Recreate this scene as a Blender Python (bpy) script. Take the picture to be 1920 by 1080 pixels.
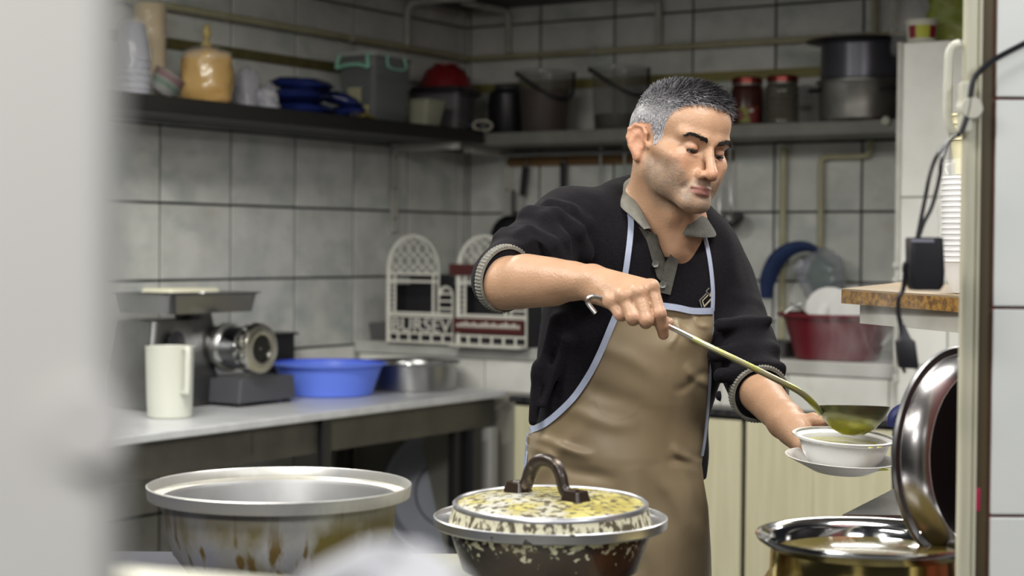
import bpy, math, random
import numpy as np
from mathutils import Vector, Matrix, Euler

for o in list(bpy.data.objects):
    bpy.data.objects.remove(o)
random.seed(7)
RNG = np.random.default_rng(7)
SC = bpy.context.scene
COL = SC.collection

# ---------------------------------------------------------------- camera
F, TH, PIT, ROL, H = 3224.0, .5719, .0245, .0077, 1.40
CX, CY = -.1935, 6.9868                       # far corner of the kitchen
cp, sp, cr, sr = math.cos(PIT), math.sin(PIT), math.cos(ROL), math.sin(ROL)
right = Vector((1, 0, 0)); up = Vector((0, sp, cp)); fwd = Vector((0, cp, -sp))
ex = cr * right + sr * up; ey = cr * up - sr * right
cam_d = bpy.data.cameras.new('camera'); cam = bpy.data.objects.new('camera', cam_d); COL.objects.link(cam)
m = Matrix((ex, ey, -fwd)).transposed().to_4x4(); m.translation = Vector((0, 0, H)); cam.matrix_world = m
cam_d.sensor_width = 36; cam_d.lens = F / 1920 * 36; cam_d.clip_start = .05
cam_d.dof.use_dof = True; cam_d.dof.focus_distance = 2.80; cam_d.dof.aperture_fstop = 4.1
SC.camera = cam

# ---------------------------------------------------------------- world, lamps, exposure
w = bpy.data.worlds.new('world'); SC.world = w; w.use_nodes = True
w.node_tree.nodes['Background'].inputs[0].default_value = (.80, .84, .95, 1)
w.node_tree.nodes['Background'].inputs[1].default_value = .015
SC.view_settings.view_transform = 'Standard'; SC.view_settings.look = 'None'
SC.view_settings.exposure = 0.0; SC.view_settings.gamma = 1.0; SC.view_settings.use_curve_mapping = False

def area(name, loc, to, sx, sy, power, color=(1, 1, 1)):
    d = bpy.data.lights.new(name, 'AREA'); d.shape = 'RECTANGLE'; d.size = sx; d.size_y = sy
    d.energy = power; d.color = color
    o = bpy.data.objects.new(name, d); COL.objects.link(o); o.location = loc
    o.rotation_euler = (Vector(to) - Vector(loc)).to_track_quat('-Z', 'Y').to_euler()
    return o
area('ceiling_lamp_kitchen', (-.95, 3.85, 2.32), (-.98, 3.90, 0), 1.1, .25, 38, (1, .98, .90))
area('ceiling_lamp_stove', (-.70, 2.25, 2.30), (-.55, 2.45, .9), .9, .25, 30, (1, .98, .92))
area('fill_light_right', (1.15, 3.7, 2.12), (1.17, 3.8, 0), .8, .25, 26, (1, .98, .92))  # added to light the right back wall, pillar and cabinets
area('fill_light_pots', (-.55, 1.20, 2.30), (-.50, 1.45, .9), .8, .3, 15, (1, .99, .95))  # added fill for the fronts of the pots
area('fill_light_bowl', (.62, 2.30, 2.30), (.60, 2.36, .9), .6, .25, 20, (1, .99, .95))  # added to brighten the held soup bowl
area('fill_light_tiles', (1.55, .35, 2.30), (1.2, 1.6, 1.1), .6, .3, 16, (.98, .99, 1))  # added to brighten the pale tiles and door frame
area('fill_light_front', (.75, -.75, 2.45), (.35, 2.4, 1.0), .9, .4, 11, (.97, .98, 1))  # added frontal fill on the bowl and the cook
area('fill_light_near', (-.75, -.35, 2.4), (-.35, .7, 1.2), .6, .3, 34, (1, .98, .94))  # added fill for the near panel, cloth and counter edge

# ---------------------------------------------------------------- projection of photo pixels to points
def ray(px, py):
    a, b = px - 960, py - 540
    X = cr * a + sr * b; Y = -sr * a + cr * b
    x = X / F; u = -Y / F
    return np.array([x, cp + sp * u, -sp + cp * u])
def W(px, py, d):
    k = ray(px, py); q = k * (d / k[1]); return Vector((q[0], q[1], q[2] + H))
DR = np.array([math.cos(TH), -math.sin(TH)]); DL = np.array([-math.sin(TH), -math.cos(TH)])
C0 = np.array([CX, CY])
RZ = -TH
def R(u, v, z):                                # room coordinates: u along back wall, v along left wall
    q = C0 + u * DR + v * DL
    return Vector((q[0], q[1], z))
def uv(P):
    q = np.array([P[0], P[1]]) - C0
    return float(q @ DR), float(q @ DL)
def onz(px, py, z):
    k = ray(px, py); t = (z - H) / k[2]
    return Vector((k[0] * t, k[1] * t, z))
def onu(px, py, u):
    k = ray(px, py); t = (u + DR @ C0) / (DR @ k[:2]); q = k * t
    return Vector((q[0], q[1], q[2] + H))
def onv(px, py, v):
    k = ray(px, py); t = (v + DL @ C0) / (DL @ k[:2]); q = k * t
    return Vector((q[0], q[1], q[2] + H))

# ---------------------------------------------------------------- materials
MATS = {}
def mat(name, c=(.5, .5, .5), rough=.5, metal=0., c2=None, scale=5., detail=4., lo=.35, hi=.65, stretch=None,
        bump=0., bscale=40., alpha=1., trans=0., ior=1.45, rand=0., sub=0., coat=0., spec=None, attr=None, layers=(), sheen=0., rough2=None):
    if name in MATS: return MATS[name]
    M = bpy.data.materials.new(name); M.use_nodes = True; MATS[name] = M
    nt = M.node_tree; N = nt.nodes; Lk = nt.links
    b = N['Principled BSDF']
    b.inputs['Base Color'].default_value = (*c, 1); b.inputs['Roughness'].default_value = rough
    b.inputs['Metallic'].default_value = metal; b.inputs['IOR'].default_value = ior
    b.inputs['Alpha'].default_value = alpha; b.inputs['Transmission Weight'].default_value = trans
    b.inputs['Coat Weight'].default_value = coat; b.inputs['Sheen Weight'].default_value = sheen
    if spec is not None: b.inputs['Specular IOR Level'].default_value = spec
    if sub: b.inputs['Subsurface Weight'].default_value = sub; b.inputs['Subsurface Radius'].default_value = (.012, .005, .003); b.inputs['Subsurface Scale'].default_value = .6
    tc = N.new('ShaderNodeTexCoord'); vec = tc.outputs['Object']
    if rand:
        oi = N.new('ShaderNodeObjectInfo')
        mm = N.new('ShaderNodeMath'); mm.operation = 'MULTIPLY'; mm.inputs[1].default_value = 37.
        Lk.new(oi.outputs['Random'], mm.inputs[0])
        va = N.new('ShaderNodeVectorMath'); va.operation = 'ADD'; Lk.new(vec, va.inputs[0]); Lk.new(mm.outputs[0], va.inputs[1]); vec = va.outputs[0]
    def noise(sc, det, st=None):
        v = vec
        if st:
            mp = N.new('ShaderNodeMapping'); mp.inputs['Scale'].default_value = st; Lk.new(v, mp.inputs[0]); v = mp.outputs[0]
        n = N.new('ShaderNodeTexNoise'); n.inputs['Scale'].default_value = sc; n.inputs['Detail'].default_value = det
        Lk.new(v, n.inputs['Vector']); return n
    colout = None
    if attr:
        a = N.new('ShaderNodeVertexColor'); a.layer_name = attr; colout = a.outputs['Color']
    if c2 is not None:
        n = noise(scale, detail, stretch)
        r = N.new('ShaderNodeValToRGB'); r.color_ramp.elements[0].position = lo; r.color_ramp.elements[1].position = hi
        r.color_ramp.elements[0].color = (*c, 1); r.color_ramp.elements[1].color = (*c2, 1)
        Lk.new(n.outputs['Fac'], r.inputs['Fac'])
        if colout is None: colout = r.outputs['Color']
        else:
            mx = N.new('ShaderNodeMix'); mx.data_type = 'RGBA'; mx.blend_type = 'MULTIPLY'; mx.inputs[0].default_value = 1
            Lk.new(colout, mx.inputs[6]); Lk.new(r.outputs['Color'], mx.inputs[7]); colout = mx.outputs[2]
        if rough2 is not None:
            rr = N.new('ShaderNodeMapRange'); rr.inputs[1].default_value = lo; rr.inputs[2].default_value = hi
            rr.inputs[3].default_value = rough; rr.inputs[4].default_value = rough2
            Lk.new(n.outputs['Fac'], rr.inputs[0]); Lk.new(rr.outputs[0], b.inputs['Roughness'])
    # layers: dicts with colour, noise and an optional z window (wear, stains and paint of their own shape)
    for L in layers:
        n = noise(L.get('scale', 8), L.get('detail', 5), L.get('stretch'))
        r = N.new('ShaderNodeMapRange'); r.inputs[1].default_value = L['lo']; r.inputs[2].default_value = L['hi']
        Lk.new(n.outputs['Fac'], r.inputs[0]); fac = r.outputs[0]
        if 'z' in L:
            sx = N.new('ShaderNodeSeparateXYZ'); Lk.new(tc.outputs['Object'], sx.inputs[0])
            z = N.new('ShaderNodeMapRange'); z.interpolation_type = 'SMOOTHSTEP'
            z.inputs[1].default_value = L['z'][0]; z.inputs[2].default_value = L['z'][1]; Lk.new(sx.outputs['Z'], z.inputs[0])
            if L.get('mode') == 'shift':         # the window moves the noise threshold
                ad = N.new('ShaderNodeMath'); ad.operation = 'MULTIPLY_ADD'; ad.inputs[1].default_value = L.get('gain', .5); ad.inputs[2].default_value = -L.get('gain', .5)
                Lk.new(z.outputs[0], ad.inputs[0])
                a2 = N.new('ShaderNodeMath'); a2.operation = 'ADD'; Lk.new(n.outputs['Fac'], a2.inputs[0]); Lk.new(ad.outputs[0], a2.inputs[1])
                Lk.new(a2.outputs[0], r.inputs[0])
            else:
                mu = N.new('ShaderNodeMath'); mu.operation = 'MULTIPLY'; Lk.new(fac, mu.inputs[0]); Lk.new(z.outputs[0], mu.inputs[1]); fac = mu.outputs[0]
        if 'amount' in L:
            mu = N.new('ShaderNodeMath'); mu.operation = 'MULTIPLY'; Lk.new(fac, mu.inputs[0]); mu.inputs[1].default_value = L['amount']; fac = mu.outputs[0]
        mx = N.new('ShaderNodeMix'); mx.data_type = 'RGBA'; Lk.new(fac, mx.inputs[0])
        if colout is None: mx.inputs[6].default_value = (*c, 1)
        else: Lk.new(colout, mx.inputs[6])
        mx.inputs[7].default_value = (*L['c'], 1); colout = mx.outputs[2]
        if 'rough' in L:
            s = b.inputs['Roughness']; f2 = N.new('ShaderNodeMix'); Lk.new(fac, f2.inputs[0])
            if s.links: Lk.new(s.links[0].from_socket, f2.inputs[2])
            else: f2.inputs[2].default_value = s.default_value
            f2.inputs[3].default_value = L['rough']; Lk.new(f2.outputs[0], s)
        if 'metal' in L:
            s = b.inputs['Metallic']; f2 = N.new('ShaderNodeMix'); Lk.new(fac, f2.inputs[0])
            if s.links: Lk.new(s.links[0].from_socket, f2.inputs[2])
            else: f2.inputs[2].default_value = s.default_value
            f2.inputs[3].default_value = L['metal']; Lk.new(f2.outputs[0], s)
    if colout is not None: Lk.new(colout, b.inputs['Base Color'])
    if bump:
        n = noise(bscale, 3); bp = N.new('ShaderNodeBump'); bp.inputs['Strength'].default_value = bump; bp.inputs['Distance'].default_value = .004
        Lk.new(n.outputs['Fac'], bp.inputs['Height']); Lk.new(bp.outputs[0], b.inputs['Normal'])
    return M

# ---------------------------------------------------------------- mesh helpers
class MB:
    def __init__(s): s.v = []; s.f = []
    def add(s, vs, fs):
        n = len(s.v); s.v += [tuple(p) for p in vs]; s.f += [tuple(i + n for i in f) for f in fs]; return s
    def box(s, x0, x1, y0, y1, z0, z1):
        return s.add([(x0, y0, z0), (x1, y0, z0), (x1, y1, z0), (x0, y1, z0), (x0, y0, z1), (x1, y0, z1), (x1, y1, z1), (x0, y1, z1)],
                     [(3, 2, 1, 0), (4, 5, 6, 7), (0, 1, 5, 4), (1, 2, 6, 5), (2, 3, 7, 6), (3, 0, 4, 7)])
    def frustum(s, w0, d0, z0, w1, d1, z1, r=.0, n=4):      # rounded-rectangle tapered block
        rings = []
        for (w_, d_, z) in ((w0, d0, z0), (w1, d1, z1)): rings.append([(x, y, z) for x, y in rrect(w_, d_, r, n)])
        return s.loft(rings, True, True)
    def loft(s, rings, cap0=False, cap1=False, closed=True):
        n = len(rings[0]); vs = [p for r in rings for p in r]; fs = []
        for i in range(len(rings) - 1):
            for j in range(n if closed else n - 1):
                k = (j + 1) % n; fs.append((i * n + j, i * n + k, (i + 1) * n + k, (i + 1) * n + j))
        if cap0: fs.append(tuple(reversed(range(n))))
        if cap1: fs.append(tuple((len(rings) - 1) * n + j for j in range(n)))
        return s.add(vs, fs)
    def lathe(s, prof, n=40, M=None, sx=1., sy=1.):
        rings = []
        for r, z in prof: rings.append([(r * sx * math.cos(2 * math.pi * j / n), r * sy * math.sin(2 * math.pi * j / n), z) for j in range(n)])
        if M is not None: rings = [[tuple(M @ Vector(p)) for p in r] for r in rings]
        return s.loft(rings, prof[0][0] > 1e-6 and False, False)
    def tube(s, pts, r, n=10, cap=True, flat=1.0):
        pts = [Vector(p) for p in pts]; rs = r if isinstance(r, (list, tuple)) else [r] * len(pts)
        rings = []; t = (pts[1] - pts[0]).normalized(); a = t.orthogonal().normalized()
        for i, p in enumerate(pts):
            t = (pts[min(i + 1, len(pts) - 1)] - pts[max(i - 1, 0)]).normalized()
            a = (a - t * a.dot(t)).normalized(); b = t.cross(a)
            rings.append([tuple(p + (a * math.cos(2 * math.pi * j / n) + b * math.sin(2 * math.pi * j / n) * flat) * rs[i]) for j in range(n)])
        return s.loft(rings, cap, cap)
    def prism(s, poly, y0, y1):                              # polygon in x,z swept along y
        n = len(poly)
        vs = [(x, y0, z) for x, z in poly] + [(x, y1, z) for x, z in poly]
        fs = [tuple(range(n)), tuple(reversed(range(n, 2 * n)))] + [(j, j + n, (j + 1) % n + n, (j + 1) % n) for j in range(n)]
        return s.add(vs, fs)
    def build(s, name, M, parent=None, smooth=35, loc=(0, 0, 0), rot=(0, 0, 0), bevel=0., kind=None):
        me = bpy.data.meshes.new(name); me.from_pydata(s.v, [], s.f); me.validate()
        o = bpy.data.objects.new(name, me); COL.objects.link(o); me.materials.append(M)
        import bmesh
        bm = bmesh.new(); bm.from_mesh(me); bmesh.ops.recalc_face_normals(bm, faces=bm.faces); bm.to_mesh(me); bm.free()
        if smooth: me.shade_smooth(); me.set_sharp_from_angle(angle=math.radians(smooth))
        o.location = loc; o.rotation_euler = rot
        if parent is not None: o.parent = parent
        if bevel:
            b = o.modifiers.new('bevel', 'BEVEL'); b.width = bevel; b.segments = 2; b.limit_method = 'ANGLE'; b.harden_normals = False
        if kind: o['kind'] = kind
        return o
def rrect(w_, d_, r, n=4):
    r = min(r, w_ / 2 - 1e-5, d_ / 2 - 1e-5); out = []
    if r <= 1e-6: return [(-w_ / 2, -d_ / 2), (w_ / 2, -d_ / 2), (w_ / 2, d_ / 2), (-w_ / 2, d_ / 2)]
    for cx, cy, a0 in ((w_ / 2 - r, -d_ / 2 + r, -90), (w_ / 2 - r, d_ / 2 - r, 0), (-w_ / 2 + r, d_ / 2 - r, 90), (-w_ / 2 + r, -d_ / 2 + r, 180)):
        for k in range(n + 1):
            a = math.radians(a0 + 90 * k / n); out.append((cx + r * math.cos(a), cy + r * math.sin(a)))
    return out
def shell(prof_out, t):                         # closed double-skinned lathe profile from an outer profile (bottom to top)
    ins = [(max(r - t, 0.0005), z + (t if i == 0 else 0)) for i, (r, z) in enumerate(prof_out)]
    return [(0.0001, prof_out[0][1])] + list(prof_out) + list(reversed(ins)) + [(0.0001, prof_out[0][1] + t)]
def smooth_path(pts, k=6):                      # Catmull-Rom
    P = [Vector(p) for p in pts]; P = [2 * P[0] - P[1]] + P + [2 * P[-1] - P[-2]]; out = []
    for i in range(1, len(P) - 2):
        for j in range(k):
            t = j / k; a, b, c, d = P[i - 1], P[i], P[i + 1], P[i + 2]
            out.append(.5 * ((2 * b) + (c - a) * t + (2 * a - 5 * b + 4 * c - d) * t * t + (3 * b - a - 3 * c + d) * t ** 3))
    out.append(P[-2]); return out
def thing(name, label, cat, loc=(0, 0, 0), rz=0., group=None, rot=None):
    o = bpy.data.objects.new(name, None); COL.objects.link(o); o.location = loc
    o.rotation_euler = rot if rot else (0, 0, rz); o.empty_display_size = .05
    o['label'] = label; o['category'] = cat
    if group: o['group'] = group
    return o
def tag(o, label, cat, group=None):
    o['label'] = label; o['category'] = cat
    if group: o['group'] = group
    return o
def copy_tree(o, parent=None):
    c = o.copy(); COL.objects.link(c); c.parent = parent
    for ch in list(o.children): copy_tree(ch, c)
    return c
def struct(o): o['kind'] = 'structure'; return o
# ================================================================ the room
TW, THH = .3346, .25
m_tile = mat('wall_tile', (.56, .575, .545), .30, c2=(.70, .70, .665), scale=7, detail=6, lo=.36, hi=.64, rand=1, spec=.45,
             layers=[dict(c=(.36, .43, .42), scale=6, detail=8, lo=.52, hi=.72, stretch=(1, 1, 1.6), amount=.65), dict(c=(.50, .46, .32), scale=9, lo=.66, hi=.78, amount=.45)])
m_grout = mat('dark_grout', (.035, .035, .042), .85, c2=(.065, .065, .065), scale=14)
m_tile_r = mat('pale_wall_tile', (.82, .84, .80), .3, c2=(.86, .87, .84), scale=9, rand=1)
m_grout_r = mat('red_brown_grout', (.20, .055, .05), .8)
m_grout_p = mat('grey_grout', (.34, .33, .28), .8)
m_white_tile = mat('white_ledge_tile', (.72, .72, .67), .22, c2=(.80, .80, .76), scale=8, rand=1, layers=[dict(c=(.45, .43, .33), scale=10, lo=.64, hi=.8, amount=.5)])
m_floor = mat('floor_stone', (.12, .12, .12), .35, c2=(.17, .17, .165), scale=6)
m_ceil = mat('sooty_plaster', (.30, .30, .28), .9, c2=(.22, .22, .20), scale=3)
m_dark_shelf = mat('black_painted_wood', (.010, .0095, .011), .5, c2=(.018, .017, .016), scale=9, stretch=(1, .2, 1))
m_grey_shelf = mat('grey_laminate', (.15, .15, .135), .5, c2=(.20, .20, .175), scale=10)
m_marble = mat('grey_marble', (.42, .42, .39), .28, c2=(.56, .56, .53), scale=6)
m_cream_pipe = mat('cream_pipe_paint', (.44, .42, .28), .4, c2=(.38, .35, .22), scale=16)
m_white_paint = mat('white_metal_paint', (.55, .55, .51), .42, c2=(.44, .43, .38), scale=12, layers=[dict(c=(.10, .09, .07), scale=18, lo=.66, hi=.74)])
m_border = mat('olive_border_strip', (.095, .080, .028), .35, c2=(.13, .115, .045), scale=22)
m_border_r = mat('yellow_border_strip', (.30, .27, .085), .35, c2=(.22, .20, .065), scale=4)
m_black_stone = mat('black_granite', (.018, .018, .022), .25, c2=(.05, .05, .05), scale=60)
m_wood_rail = mat('brown_wood', (.22, .125, .04), .5, c2=(.14, .075, .025), scale=6, stretch=(1, 1, 8))
m_cab = mat('pale_maple_laminate', (.66, .62, .42), .38, c2=(.74, .70, .50), scale=7, stretch=(5, 5, .35), detail=3)
m_gap = mat('black_shadow_gap', (.012, .012, .012), .7)

def slab(name, u0, u1, v0, v1, z0, z1, M, kind=True, bevel=0., parent=None):
    # box given in room coordinates, origin at its middle
    c = R((u0 + u1) / 2, (v0 + v1) / 2, (z0 + z1) / 2); du, dv, dz = abs(u1 - u0) / 2, abs(v1 - v0) / 2, abs(z1 - z0) / 2
    o = MB().box(-du, du, -dv, dv, -dz, dz).build(name, M, smooth=0, bevel=bevel)
    if parent is not None:
        o.parent = parent; o.location = c - parent.location if parent.rotation_euler.z == 0 else Matrix.Rotation(-RZ, 3, 'Z') @ (c - parent.location)
        if parent.rotation_euler.z == 0: o.rotation_euler = (0, 0, RZ)
    else: o.location = c; o.rotation_euler = (0, 0, RZ)
    if kind: struct(o)
    return o
def rect_tiles(wall, face, cells, M, depth=.003):
    # face: 'u' (lies in plane u=const) or 'v'; cells: (a0,a1,z0,z1,plane); mesh data is shared between tiles of one size
    cache = {}
    for a0, a1, z0, z1, pl in cells:
        g = .0085 if M is m_tile else .005; wdt, hgt = a1 - a0 - g, z1 - z0 - g
        if wdt < .01 or hgt < .01: continue
        key = (round(wdt, 3), round(hgt, 3))
        if key not in cache:
            mb = MB(); b = .0015
            if face == 'v':
                rings = [[(x, y_, z) for x, z in ((-wdt / 2 + k, -hgt / 2 + k), (wdt / 2 - k, -hgt / 2 + k), (wdt / 2 - k, hgt / 2 - k), (-wdt / 2 + k, hgt / 2 - k))] for k, y_ in ((0, .002), (0, -depth * .5), (b, -depth))]
            else:
                rings = [[(x_, y, z) for y, z in ((-wdt / 2 + k, -hgt / 2 + k), (wdt / 2 - k, -hgt / 2 + k), (wdt / 2 - k, hgt / 2 - k), (-wdt / 2 + k, hgt / 2 - k))] for k, x_ in ((0, -.002), (0, depth * .5), (b, depth))]
            mb.loft(rings, False, True)
            o = mb.build('tile', M, smooth=0); cache[key] = o
        else:
            o = cache[key].copy(); COL.objects.link(o)
        ca, cz = (a0 + a1) / 2, (z0 + z1) / 2
        wp = R(ca, pl, cz) if face == 'v' else R(pl, ca, cz)
        o.parent = wall; o.location = Matrix.Rotation(-RZ, 3, 'Z') @ (wp - wall.location)
        o.rotation_euler = (random.uniform(-.003, .003), random.uniform(-.003, .003), 0)
def clip(cells, holes=()):
    return cells
ZG = [2.2796 + .25 - .25 * i for i in range(11)]        # grout heights 2.53 ... 0.03
# floor / ceiling
fl = MB().box(-3.2, 3.4, -1.2, 7.6, -.1, 0).build('floor', m_floor, smooth=0); struct(fl)
# left wall (u=0)
wl = slab('wall_left', -.12, -.003, -.12, 4.4, 0, 2.62, m_grout)
cells = []
edges_v = [0.0, .0633] + [.3979 + TW * i for i in range(0, 9)]
for i in range(len(edges_v) - 1):
    for j in range(len(ZG) - 1): cells.append((edges_v[i], edges_v[i + 1], ZG[j + 1], ZG[j], 0))
rect_tiles(wl, 'u', cells, m_tile)
# back wall (v=0)
wb = slab('wall_back', -.12, 3.6, -.12, -.003, 0, 2.62, m_grout)
cells = []
edges_u = [0.0, .0211] + [.3557 + TW * i for i in range(0, 8)]
for i in range(len(edges_u) - 1):
    for j in range(len(ZG) - 1): cells.append((edges_u[i], edges_u[i + 1], ZG[j + 1], ZG[j], 0))
rect_tiles(wb, 'v', cells, m_tile)
# ceiling over the cooking corner
slab('ceiling', -.12, 3.6, -.12, 3.2, 2.62, 2.70, m_ceil)
ln = MB().box(-2.2, .56, 1.98, 2.10, 2.03, 2.70).build('light_blocker', m_ceil, smooth=0); struct(ln)       # unseen block added to keep the front lights off the upper back wall
# decorative border strips on both walls
slab('trim_1', 0, .012, .62, 2.9, 2.026, 2.060, m_border)
slab('trim_2', .0, 1.9, 0, .012, 2.012, 2.048, m_border_r)
# white tiled pillar at the right end of the counter
pil = slab('wall_right', 2.115, 3.6, -.003, .772, 0, 2.02, m_grout_p)
cells = []
for z0, z1 in ((1.555, 2.02), (1.30, 1.555), (1.05, 1.30), (.80, 1.05), (.55, .80), (.30, .55), (.05, .30)):
    for a0, a1 in ((2.115, 2.27), (2.27, 2.60), (2.60, 2.93), (2.93, 3.26)): cells.append((a0, a1, z0, z1, .775))
rect_tiles(pil, 'v', cells, m_white_tile)
cells = [(a0, a1, z0, z1, 2.112) for z0, z1 in ((1.555, 2.02), (1.30, 1.555), (1.05, 1.30)) for a0, a1 in ((.0, .33), (.33, .66), (.66, .775))]
def side_tiles(): 
    for a0, a1, z0, z1, pl in cells:
        o = MB().box(-.004, .002, -(a1 - a0) / 2 + .002, (a1 - a0) / 2 - .002, -(z1 - z0) / 2 + .002, (z1 - z0) / 2 - .002).build('tile', m_white_tile, pil, smooth=0)
        o.location = Matrix.Rotation(-RZ, 3, 'Z') @ (R(pl, (a0 + a1) / 2, (z0 + z1) / 2) - pil.location)
side_tiles()
slab('trim_3', 2.108, 2.122, .774, .788, 1.0, 2.02, m_white_paint)          # bead on the pillar corner
for z in (1.352, 1.308):
    mb = MB().lathe([(.0001, -.006), (.010, -.006), (.012, 0), (.010, .006), (.0001, .006)], 12)
    o = mb.build('fixing', m_white_paint, bpy.data.objects['trim_3']); o.location = (0, -.012, z - 1.51); o.rotation_euler = (math.pi / 2, 0, 0)

# masonry ledge at the back, tiled front, marble cap
led = slab('trim_4', 0, 2.115, -.003, .715, 0, 1.0, m_grout_p)
cells = []
e = [0.02, .33, .58, .88, 1.20, 1.50, 1.735, 2.07, 2.113]
for i in range(len(e) - 1): cells.append((e[i], e[i + 1], .885, 1.0, .716))
rect_tiles(led, 'v', cells, m_white_tile)
cap = slab('ledge_cap', 0.004, 2.11, .0, .728, 1.0015, 1.046, m_marble, kind=False, bevel=.004, parent=led)
pl_cells = [(.73 + .40 * i, .73 + .40 * (i + 1), .935, 1.028, .004) for i in range(5)]
rect_tiles(wl, 'u', pl_cells, m_white_tile)

# ---- base cabinets with black granite worktop
wt = slab('worktop', .735, 2.112, .715, .800, .862, .885, m_black_stone, kind=False, bevel=.002)
tag(wt, 'narrow black stone worktop running under the white tiled ledge', 'worktop')
cabs = [(.742, 1.0, 'pale maple cabinet left of the cook, beside the steel table'), (1.0, 1.315, 'pale maple cabinet mostly hidden behind the cook'),
        (1.315, 1.615, 'pale maple cabinet just right of the cook'), (1.615, 2.11, 'wide pale maple cabinet below the held soup bowl')]
for i, (u0, u1, lab) in enumerate(cabs):
    c = thing('base_cabinet', lab, 'cabinet', R((u0 + u1) / 2, .75, 0), RZ, 'maple base cabinets under the counter')
    wd = u1 - u0
    MB().box(-wd / 2 + .001, wd / 2 - .001, -.018, .03, .06, .86).build('body', m_gap, c, smooth=0)
    if i == 3:
        MB().box(-wd / 2 + .009, -.010, -.036, -.0185, .10, .85).build('door', m_cab, c, smooth=0, bevel=.002)
        MB().box(-.009, wd / 2 - .004, -.036, -.0185, .10, .85).build('door', m_cab, c, smooth=0, bevel=.002)
    else:
        MB().box(-wd / 2 + .009, wd / 2 - .009, -.036, -.0185, .10, .85).build('door', m_cab, c, smooth=0, bevel=.002)
    MB().box(-wd / 2 + .002, wd / 2 - .002, -.01, .0, .0, .0595).build('plinth', m_gap, c, smooth=0)

# ---- shelves
def bracket(parent_name, label, cat, foot, arm_dir, z0, z1, arm, group):
    pass
m_shelf_front = m_dark_shelf
s1 = slab('wall_shelf', .012, .32, .345, 2.75, 1.785, 1.836, m_dark_shelf, kind=False, bevel=.003)
tag(s1, 'long black shelf board on the left tiled wall holding bags and tubs', 'shelf')
s2 = slab('wall_shelf', .012, 2.10, .012, .32, 1.783, 1.828, m_grey_shelf, kind=False, bevel=.003)
tag(s2, 'grey shelf board on the back wall holding buckets, jars and pots', 'shelf')
s3 = slab('upper_shelf', .012, .34, .42, 1.35, 2.345, 2.39, m_dark_shelf, kind=False); tag(s3, 'dark upper shelf at the top of the left wall, near the corner', 'shelf')
s4 = slab('upper_shelf', .012, 1.9, .012, .36, 2.345, 2.39, m_dark_shelf, kind=False); tag(s4, 'dark upper shelf along the top of the back wall', 'shelf')

def flat_bracket(label, u, v, along, z0, z1, arm):
    b = thing('shelf_bracket', label, 'bracket', R(u, v, 0), RZ, 'white shelf brackets')
    if along == 'u':      # on the left wall, arm reaches along u (local +x)
        MB().box(.004, .014, -.021, .021, z0, z1).build('wall_plate', m_white_paint, b, smooth=0, bevel=.002)
        MB().box(.0145, arm, -.018, .018, z1 - .026, z1).build('arm', m_white_paint, b, smooth=0, bevel=.002)
        for k in range(3): MB().lathe([(.0001, .0155), (.006, .0145), (.006, .0125)], 8, Matrix.Rotation(math.pi / 2, 4, 'Y')).build('screw', m_gap, b, loc=(0, 0, z0 + .05 + (z1 - z0 - .1) * k / 2))
    else:                 # on the back wall, arm reaches along v (local -y)
        MB().box(-.021, .021, -.014, -.004, z0, z1).build('wall_plate', m_white_paint, b, smooth=0, bevel=.002)
        MB().box(-.018, .018, -arm, -.0145, z1 - .026, z1).build('arm', m_white_paint, b, smooth=0, bevel=.002)
        for k in range(3): MB().lathe([(.0001, .0155), (.006, .0145), (.006, .0125)], 8, Matrix.Rotation(math.pi / 2, 4, 'X')).build('screw', m_gap, b, loc=(0, 0, z0 + .05 + (z1 - z0 - .1) * k / 2))
flat_bracket('white steel shelf bracket on the left wall, close to the corner', .003, .495, 'u', 1.449, 1.784, .30)
flat_bracket('white steel shelf bracket on the back wall, close to the corner', .214, .003, 'v', 1.464, 1.782, .30)
def pipe_bracket(label, pts, r=.014):
    P0 = Vector((pts[0].x, pts[0].y, 0)); I_ = Matrix.Rotation(-RZ, 3, 'Z')
    o = MB().tube(smooth_path([I_ @ (p - P0) for p in pts], 5), r, 10).build('bent_pipe_bracket', m_white_paint, loc=P0, rot=(0, 0, RZ))
    tag(o, label, 'bracket', 'bent white pipe brackets under the top shelves'); return o
pipe_bracket('bent white pipe bracket high on the left wall', [R(.02, .43, 2.16), R(.02, .43, 2.26), R(.024, .43, 2.305), R(.05, .43, 2.328), R(.10, .43, 2.330), R(.33, .43, 2.330)])
pipe_bracket('bent white pipe bracket high on the back wall near the corner', [R(.217, .02, 2.165), R(.217, .02, 2.26), R(.217, .024, 2.305), R(.217, .05, 2.328), R(.217, .1, 2.330), R(.217, .34, 2.330)])
pipe_bracket('white pipe bracket high on the back wall above the second bucket', [R(.89, .02, 2.165), R(.89, .02, 2.26), R(.89, .024, 2.305), R(.89, .05, 2.328), R(.89, .1, 2.330), R(.89, .34, 2.330)])

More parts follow.
